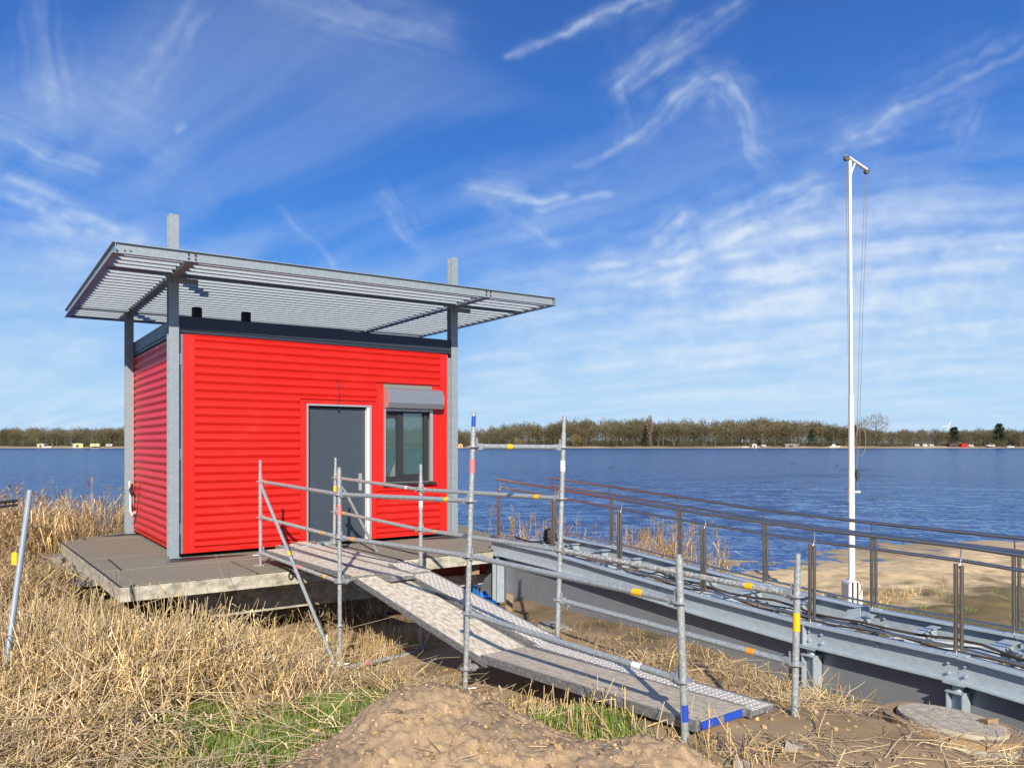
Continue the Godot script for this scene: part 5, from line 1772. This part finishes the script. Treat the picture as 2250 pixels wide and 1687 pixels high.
func grass_clump(sd: int, n: int, radius: float, tall: float) -> ArrayMesh:
	var r := RandomNumberGenerator.new()
	r.seed = sd
	var mb := MB.new()
	for i in n:
		var a := r.randf() * TAU
		var q := sqrt(r.randf()) * radius
		var p := Vector3(cos(a) * q, -0.01, sin(a) * q)
		var d := r.randf() * TAU
		var h := tall * r.randf_range(0.4, 1.1)
		var out := Vector3(cos(d), 0, sin(d)) * h * r.randf_range(0.1, 0.8)
		mb.col = Color(0.15, 0.26, 0.035).lerp(Color(0.24, 0.26, 0.07), pow(r.randf(), 2.0)) * r.randf_range(0.7, 1.3)
		if r.randf() < 0.12:
			mb.col = Color(0.36, 0.29, 0.14)
		mb.blade(PackedVector3Array([p, p + out * 0.4 + Vector3(0, h * 0.6, 0), p + out + Vector3(0, h, 0)]), PackedFloat32Array([0.005, 0.0045, 0.0]), Vector3(-sin(d), 0, cos(d)))
	return mb.mesh()


# puts copies on the ground where `where` (x, z -> height scale, 0 for none) allows
func sow(called: String, mesh: Mesh, m: Material, tries: int, area: Rect2, where: Callable, label: String, category: String, sd: int, tint := 0.2, sink := 0.02, tilt := 0.06, comb := 0.0) -> void:
	var r := RandomNumberGenerator.new()
	r.seed = sd
	var places := []
	var tints := PackedColorArray()
	for i in tries:
		var x := area.position.x + r.randf() * area.size.x
		var z := area.position.y + r.randf() * area.size.y
		var h: float = where.call(x, z, r.randf())
		if h <= 0.0:
			continue
		var b := Basis(Vector3.UP, r.randf() * TAU).rotated(Vector3.RIGHT, r.randfn() * tilt).rotated(Vector3.BACK, r.randfn() * tilt)
		if comb > 0.0:      # laid over in shared directions by wind and snow
			var dir := 2.4 + lump.get_noise_2d(x * 0.5 + 70.0, z * 0.5) * 5.0
			var lay := comb * clampf(0.6 + lump.get_noise_2d(x * 0.9, z * 0.9 + 50.0) * 1.6, 0.0, 1.6)
			b = Basis(Vector3(cos(dir), 0, sin(dir)), lay) * b
		var k := r.randf_range(0.85, 1.15)
		places.append(Transform3D(b.scaled(Vector3(k, h, k)), Vector3(x, ground_r(x, z) + EYE - sink + maxf(heap_h(x, z) - 0.035, 0.0), z)))
		var g := 1.0 + r.randfn() * tint
		tints.append(Color(g, g * r.randf_range(0.95, 1.03), g * r.randf_range(0.88, 1.06)))
	stuff(called, mesh, m, places, tints, label, category)


func off_deck(x: float, z: float) -> float:      # metres outside the platform, negative under it
	var p := Vector2(x, z)
	var best := 1e9
	for i in deck_outline.size():
		var q := Geometry2D.get_closest_point_to_segment(p, deck_outline[i], deck_outline[(i + 1) % deck_outline.size()])
		best = minf(best, p.distance_to(q))
	return -best if Geometry2D.is_point_in_polygon(p, deck_outline) else best


func walk_o(x: float, z: float) -> float:     # across the walkway, boards between 4.0 and 5.1
	return 0.77 * x - 0.63 * z


func walk_t(x: float, z: float) -> float:
	return 0.63 * x + 0.77 * z


func make_plants() -> void:
	# standing reed bed at left and behind
	var bed := func(x: float, z: float, k: float) -> float:
		var d := off_deck(x, z)
		if d < 0.12:
			return 0.0
		if x > -4.7 + (z + 9.0) * -0.2 and z > -13.0:
			return 0.0
		var h := clampf(0.62 + (-z - 7.6) * 0.14, 0.56, 1.08) * (0.8 + 0.35 * (lump.get_noise_2d(x * 1.4, z * 1.4) + 0.3))
		if d < 1.4 and z > -13.2:      # cut back along the open edge of the platform
			h *= lerpf(0.22, 1.0, d / 1.4)
		return h
	sow("reed_bed", reed_clump(101, 34, 0.34, 1.95, 0.10, 0.10, 0.0045, 3, 0.16), M.plant, 1500, Rect2(-17, -16.2, 12.6, 9.2), bed, "dense bed of standing dry golden reeds left of the cabin", "reeds", 201, 0.16, 0.02, 0.05, 0.12)
	sow("reed_bed", reed_clump(102, 30, 0.30, 1.35, 0.16, 0.18, 0.0045, 4, 0.08), M.plant, 950, Rect2(-13, -12.5, 8.6, 7.2), bed, "lower, thinner reeds at the front of the reed bed", "reeds", 202, 0.18, 0.02, 0.1, 0.18)
	# trampled dry stalks in the left foreground, up to the platform edge
	var mess := func(x: float, z: float, k: float) -> float:
		if x > -0.9 + (z + 7.0) * 0.42 or off_deck(x, z) < -1.0:
			return 0.0
		if heap_h(x, z) > 0.05:
			return 0.0
		var green := Vector2((x + 1.7) / 1.5, (z + 5.6) / 1.25).length() + lump.get_noise_2d(x * 1.5, z * 1.5) * 0.5
		if green < 1.0 and k < 0.985 - green * 0.14:
			return 0.0
		var near := clampf((-z - 4.2) / 2.6, 0.0, 1.0)
		var left := clampf((-x - 1.3) / 1.8, 0.0, 1.0)
		var h := (0.32 + 0.95 * near * (0.15 + 0.85 * left)) * (0.6 + 0.7 * k)
		h *= lerpf(0.3, 1.0, clampf(off_deck(x, z) / 1.9, 0.0, 1.0)) if x > -5.0 else 1.0
		if x > -2.8 and z < -7.2:       # trodden bare round the scaffold feet
			if k > 0.45:
				return 0.0
			h *= 0.4
		return h * lerpf(0.45, 1.0, clampf(Vector2(x + 2.0, z + 8.75).length() - 0.6, 0.0, 1.0))
	sow("dry_stalks", reed_clump(103, 26, 0.26, 0.72, 0.42, 0.35, 0.0038, 2, 0.0, true), M.plant, 2300, Rect2(-8.2, -9.6, 8.2, 5.9), mess, "tangle of trampled dry reed stalks in the left foreground", "dry stalks", 203, 0.22, 0.02, 0.18, 0.38)
	sow("straw_litter", litter_clump(104, 46, 0.36, 0.0030, 0.06), M.plant, 1500, Rect2(-8.0, -9.8, 8.0, 6.6), mess, "flat straw litter under the trampled stalks at left", "straw", 204, 0.22, 0.0, 0.1)
	sow("fallen_stalks", litter_clump(118, 7, 0.5, 0.0042, 0.10, 0.6, 1.5), M.plant, 380, Rect2(-6.5, -9.4, 6.3, 5.4), mess, "long pale fallen reed stalks criss-crossing the tangle at left", "dry stalks", 219, 0.15, -0.14, 0.22)
	# short cut stubble round the scaffold foot
	var stub := func(x: float, z: float, k: float) -> float:
		var d := Vector2((x + 2.1) / 2.1, (z + 9.3) / 1.35).length()
		return 0.0 if d > 1.0 or off_deck(x, z) < -0.9 or walk_t(x, z) > -8.25 else 0.55 + 0.5 * k
	sow("reed_stubble", reed_clump(105, 26, 0.24, 0.34, 0.16, 0.08, 0.0042, 0, 0.0, true), M.plant, 300, Rect2(-4.4, -10.8, 4.6, 3.0), stub, "upright cut reed stubble round the scaffold's left foot", "stubble", 205, 0.18)
	# dead stems hanging in the dark below the platform
	var hang := func(x: float, z: float, k: float) -> float:
		var d := off_deck(x, z)
		return 0.0 if d > 0.0 or d < -1.5 or z < -12.2 else 0.8 + 0.5 * k
	sow("dead_stems", reed_clump(106, 7, 0.3, 0.85, 0.35, 0.2, 0.0035, 1, 0.0, true), M.plant, 55, Rect2(-4.6, -12.0, 4.0, 3.2), hang, "sparse dead stems in the shade under the platform edge", "dead stems", 206, 0.2)
	# grass
	var lawn := func(x: float, z: float, k: float) -> float:
		var g := maxf(1.15 - Vector2((x + 1.75) / 1.35, (z + 5.75) / 1.2).length(), 1.05 - Vector2((x - 0.28) / 0.75, (z + 5.25) / 0.55).length())
		g = maxf(g, 0.9 - Vector2((x + 1.6) / 0.7, (z + 7.8) / 0.5).length())
		g += lump.get_noise_2d(x * 2.0, z * 2.0) * 0.5
		return 0.0 if k > g * 1.7 or heap_h(x, z) > 0.06 else 0.55 + 0.7 * clampf(g, 0.0, 1.0)
	sow("grass", grass_clump(107, 46, 0.11, 0.10), M.grass, 5200, Rect2(-3.6, -8.6, 5.2, 4.8), lawn, "short green grass before the sand heap and under the lowest board", "grass", 207, 0.2, 0.0)
	# broken stalks along the lower boards and in the right foreground
	var edge := func(x: float, z: float, k: float) -> float:
		var o := walk_o(x, z)
		var t := walk_t(x, z)
		if t < -6.2 or t > -2.6 or heap_h(x, z) > 0.07:
			return 0.0
		return 0.5 + 0.8 * k if o > 3.35 and o < 4.1 else 0.0
	sow("broken_stalks", reed_clump(108, 9, 0.2, 0.30, 0.45, 0.25, 0.0042, 0, 0.0, true), M.plant, 420, Rect2(-1.6, -7.4, 3.2, 3.4), edge, "snapped pale stalks standing along the lowest board", "dry stalks", 208, 0.18)
	var right := func(x: float, z: float, k: float) -> float:
		var o := ramp_offset(x, z)
		if o > 6.2 or x < 1.25 or walk_o(x, z) < 5.0 and z < -4.75 or Vector2(x - 3.26, z + 5.65).length() < 0.52:
			return 0.0
		return 0.45 + 0.8 * k if lump.get_noise_2d(x * 1.6, z * 1.6 + 30) + 0.25 > k * 0.6 else 0.0
	sow("broken_stalks", reed_clump(109, 8, 0.25, 0.30, 0.8, 0.35, 0.0045, 0, 0.0, true), M.plant, 520, Rect2(1.2, -8.2, 4.2, 4.7), right, "scattered cut stalks on the bare earth at lower right", "dry stalks", 209, 0.2, 0.02, 0.2)
	sow("straw_litter", litter_clump(110, 22, 0.3, 0.0036, 0.025, 0.08, 0.45), M.plant, 420, Rect2(1.1, -8.4, 4.6, 5.0), right, "thin straw litter on the bare earth at lower right", "straw", 210, 0.22, -0.005, 0.05)
	var crest := func(x: float, z: float, k: float) -> float:
		var o := ramp_offset(x, z)
		return 0.4 + 0.7 * k if o > 5.0 and o < 6.9 and walk_o(x, z) > 5.15 else 0.0
	sow("broken_stalks", reed_clump(111, 5, 0.25, 0.34, 0.4, 0.2, 0.004, 1, 0.0, true), M.plant, 170, Rect2(-0.4, -11.0, 4.2, 5.6), crest, "few dry stalks between the walkway and the sheet wall", "dry stalks", 211, 0.2)
	# reeds behind the ramp, at the waterline
	var shore := func(x: float, z: float, k: float) -> float:
		if off_deck(x, z) < 0.1 or ramp_offset(x, z) < 8.5:
			return 0.0
		var g := ground_r(x, z)
		return 0.55 + 0.55 * k if g < -2.78 and g > -3.3 and x < 3.5 and (k < 0.4 or x < 1.4 or x > 2.1 and k < 0.85) else 0.0
	sow("shore_reeds", reed_clump(112, 9, 0.22, 1.6, 0.08, 0.08, 0.0045, 2, 0.6), M.plant, 340, Rect2(-0.4, -17.2, 5.6, 5.0), shore, "thin stand of dry reeds at the waterline behind the ramp", "reeds", 212, 0.15)
	var under := func(x: float, z: float, k: float) -> float:
		var o := ramp_offset(x, z)
		return 0.5 + 0.5 * k if o > 7.4 and o < 9.4 and off_deck(x, z) > 0.1 else 0.0
	sow("dry_grass", reed_clump(113, 30, 0.26, 0.4, 0.6, 0.4, 0.003, 2, 0.0), M.plant, 420, Rect2(0.2, -14.2, 8.5, 8.0), under, "brown dry grass seen through the ramp's open frame", "dry grass", 213, 0.2)
	var tuft := func(x: float, z: float, k: float) -> float:
		var d := minf(Vector2((x - 4.9) / 0.75, (z + 12.6) / 0.45).length(), Vector2((x - 6.9) / 0.9, (z + 12.9) / 0.3).length())
		return 0.5 + 0.8 * k if d < 1.0 else 0.0
	sow("brown_tufts", reed_clump(114, 26, 0.2, 0.42, 0.7, 0.3, 0.0032, 1, 0.0), M.plant, 70, Rect2(3.8, -13.4, 4.4, 1.6), tuft, "brown tufts of dead weed on the beach at the mast's foot", "weed", 214, 0.2)
	var sward := func(x: float, z: float, k: float) -> float:
		var o := ramp_offset(x, z)
		return 0.5 + 0.6 * k if o > 8.4 and -z < 10.9 + x * 0.30 and lump.get_noise_2d(x * 1.5, z * 1.5) + 0.3 > k * 0.7 else 0.0
	sow("beach_grass", grass_clump(115, 44, 0.16, 0.10), M.grass, 1300, Rect2(4.0, -15.0, 11.0, 11.0), sward, "olive grass patches between the ramp and the sandy beach", "grass", 215, 0.25, 0.0)
	# single tall reeds that stand out against the water
	var one := [
		[-0.52, -16.2, 2.0, "tall reed with a dark plume rising just right of the cabin's right post"], [0.35, -14.9, 1.75, "reed with a brown plume between the two tallest scaffold poles"],
		[0.02, -15.2, 1.55, "shorter plumed reed right of the platform's far corner"], [2.35, -14.6, 1.55, "thickest plumed reed standing behind the middle of the ramp railing"],
		[2.8, -14.9, 1.5, "plumed reed right of the thickest one behind the ramp railing"], [3.2, -15.0, 1.74, "tallest plumed reed behind the ramp railing, near a rail post"],
		[3.1, -14.3, 1.25, "low plumed reed in the group behind the ramp railing"], [3.5, -14.9, 1.55, "rightmost plumed reed of the group behind the ramp railing"],
	]
	var k := 0
	for e in one:
		var g := ground_r(e[0], e[1])
		var o := MeshInstance3D.new()
		o.name = numbered("reed", self)
		o.mesh = single_reed(300 + k, e[2], 2 if k == 3 else 1)
		o.material_override = M.plant
		o.position = V(e[0], g, e[1])
		add_child(o, true)
		tag(o, e[3], "reed", "single reeds against the water")
		k += 1
	# pebbles and twigs on the heap
	var peb := func(x: float, z: float, kk: float) -> float:
		return 0.5 + kk if heap_h(x, z) > 0.08 else 0.0
	var pm := boulder(Vector3.ZERO, 0.006, 0.0045, 5)
	var pebble := pm.mesh()
	var pmat := mat(Color8(206, 184, 150), 0.8)
	pmat.vertex_color_use_as_albedo = true
	sow("pebbles", pebble, pmat, 420, Rect2(-2.0, -5.8, 3.8, 2.9), peb, "small pale pebbles strewn over the sand heap", "pebbles", 216, 0.3, 0.0, 0.3)
	var cmat := mat(Color8(168, 142, 108), 0.95)
	cmat.vertex_color_use_as_albedo = true
	var crumb := func(x: float, z: float, kk: float) -> float:
		return 0.35 + 1.3 * kk * kk * kk if heap_h(x, z) > 0.015 else 0.0
	sow("soil_crumbs", boulder(Vector3.ZERO, 0.011, 0.008, 77).mesh(), cmat, 3200, Rect2(-2.6, -6.1, 4.7, 3.3), crumb, "loose crumbs and clods of earth spilled over the sand heap", "soil crumbs", 220, 0.16, 0.0, 0.5)
	var clod := func(x: float, z: float, kk: float) -> float:
		return 0.4 + 0.9 * kk * kk if ramp_offset(x, z) < 6.2 and walk_o(x, z) > 3.2 or heap_h(x, z) > 0.02 else 0.0
	sow("soil_clods", boulder(Vector3.ZERO, 0.020, 0.012, 78).mesh(), cmat, 1100, Rect2(-2.6, -8.0, 8.0, 5.2), clod, "larger clods of earth on the bare ground at lower right", "soil clods", 221, 0.16, 0.0, 0.5)
	sow("twigs", litter_clump(117, 3, 0.12, 0.0022, 0.008, 0.05, 0.16), M.plant, 130, Rect2(-2.0, -5.8, 3.8, 2.9), peb, "dark rootlets lying on the sand heap", "twigs", 217, 0.3, -0.004, 0.1)
	sow("pebbles", pebble, pmat, 500, Rect2(-3.0, -9.0, 8.0, 5.2), func(x: float, z: float, kk: float) -> float: return 0.6 + kk if ramp_offset(x, z) < 6.1 and x > 0.8 else 0.0, "small pebbles on the bare earth around the walkway's lower end", "pebbles", 218, 0.3, 0.0, 0.3)


func single_reed(sd: int, h: float, stems: int) -> ArrayMesh:
	var r := RandomNumberGenerator.new()
	r.seed = sd
	var mb := MB.new()
	for s in stems:
		var lean := Vector3(r.randfn() * 0.05 + s * 0.05, 1, r.randfn() * 0.05).normalized()
		var b := Vector3(s * 0.05, -0.1, 0)
		var m := b + lean * h * 0.55
		var e := b + lean * h + Vector3(0.06, -0.01, 0) * h
		mb.col = Color(0.42, 0.31, 0.17)
		mb.tube(PackedVector3Array([b, m, e]), PackedFloat32Array([0.0055, 0.005, 0.0025]), 5)
		for k in 4:
			var o := b.lerp(m, r.randf_range(0.4, 1.0))
			var a := r.randf() * TAU
			var out := Vector3(cos(a), 0, sin(a))
			var len := r.randf_range(0.18, 0.34)
			mb.blade(PackedVector3Array([o, o + out * len * 0.4 + Vector3(0, len * 0.5, 0), o + out * len + Vector3(0, len * 0.1, 0)]), PackedFloat32Array([0.007, 0.012, 0.0]), Vector3(-out.z, 0, out.x))
		var up := (e - m).normalized()
		for k in 110:
			mb.col = Color(0.27, 0.185, 0.11) * r.randf_range(0.6, 1.5)
			var o := e - up * r.randf_range(-0.03, 0.22)
			var out := (up * 0.8 + Vector3(r.randfn() * 0.5 + 0.3, r.randfn() * 0.4 - 0.1, r.randfn() * 0.5)).normalized()
			mb.blade(PackedVector3Array([o, o + out * r.randf_range(0.03, 0.10)]), PackedFloat32Array([0.009, 0.001]), out.cross(Vector3(r.randfn(), r.randfn(), r.randfn())).normalized())
	return mb.mesh()
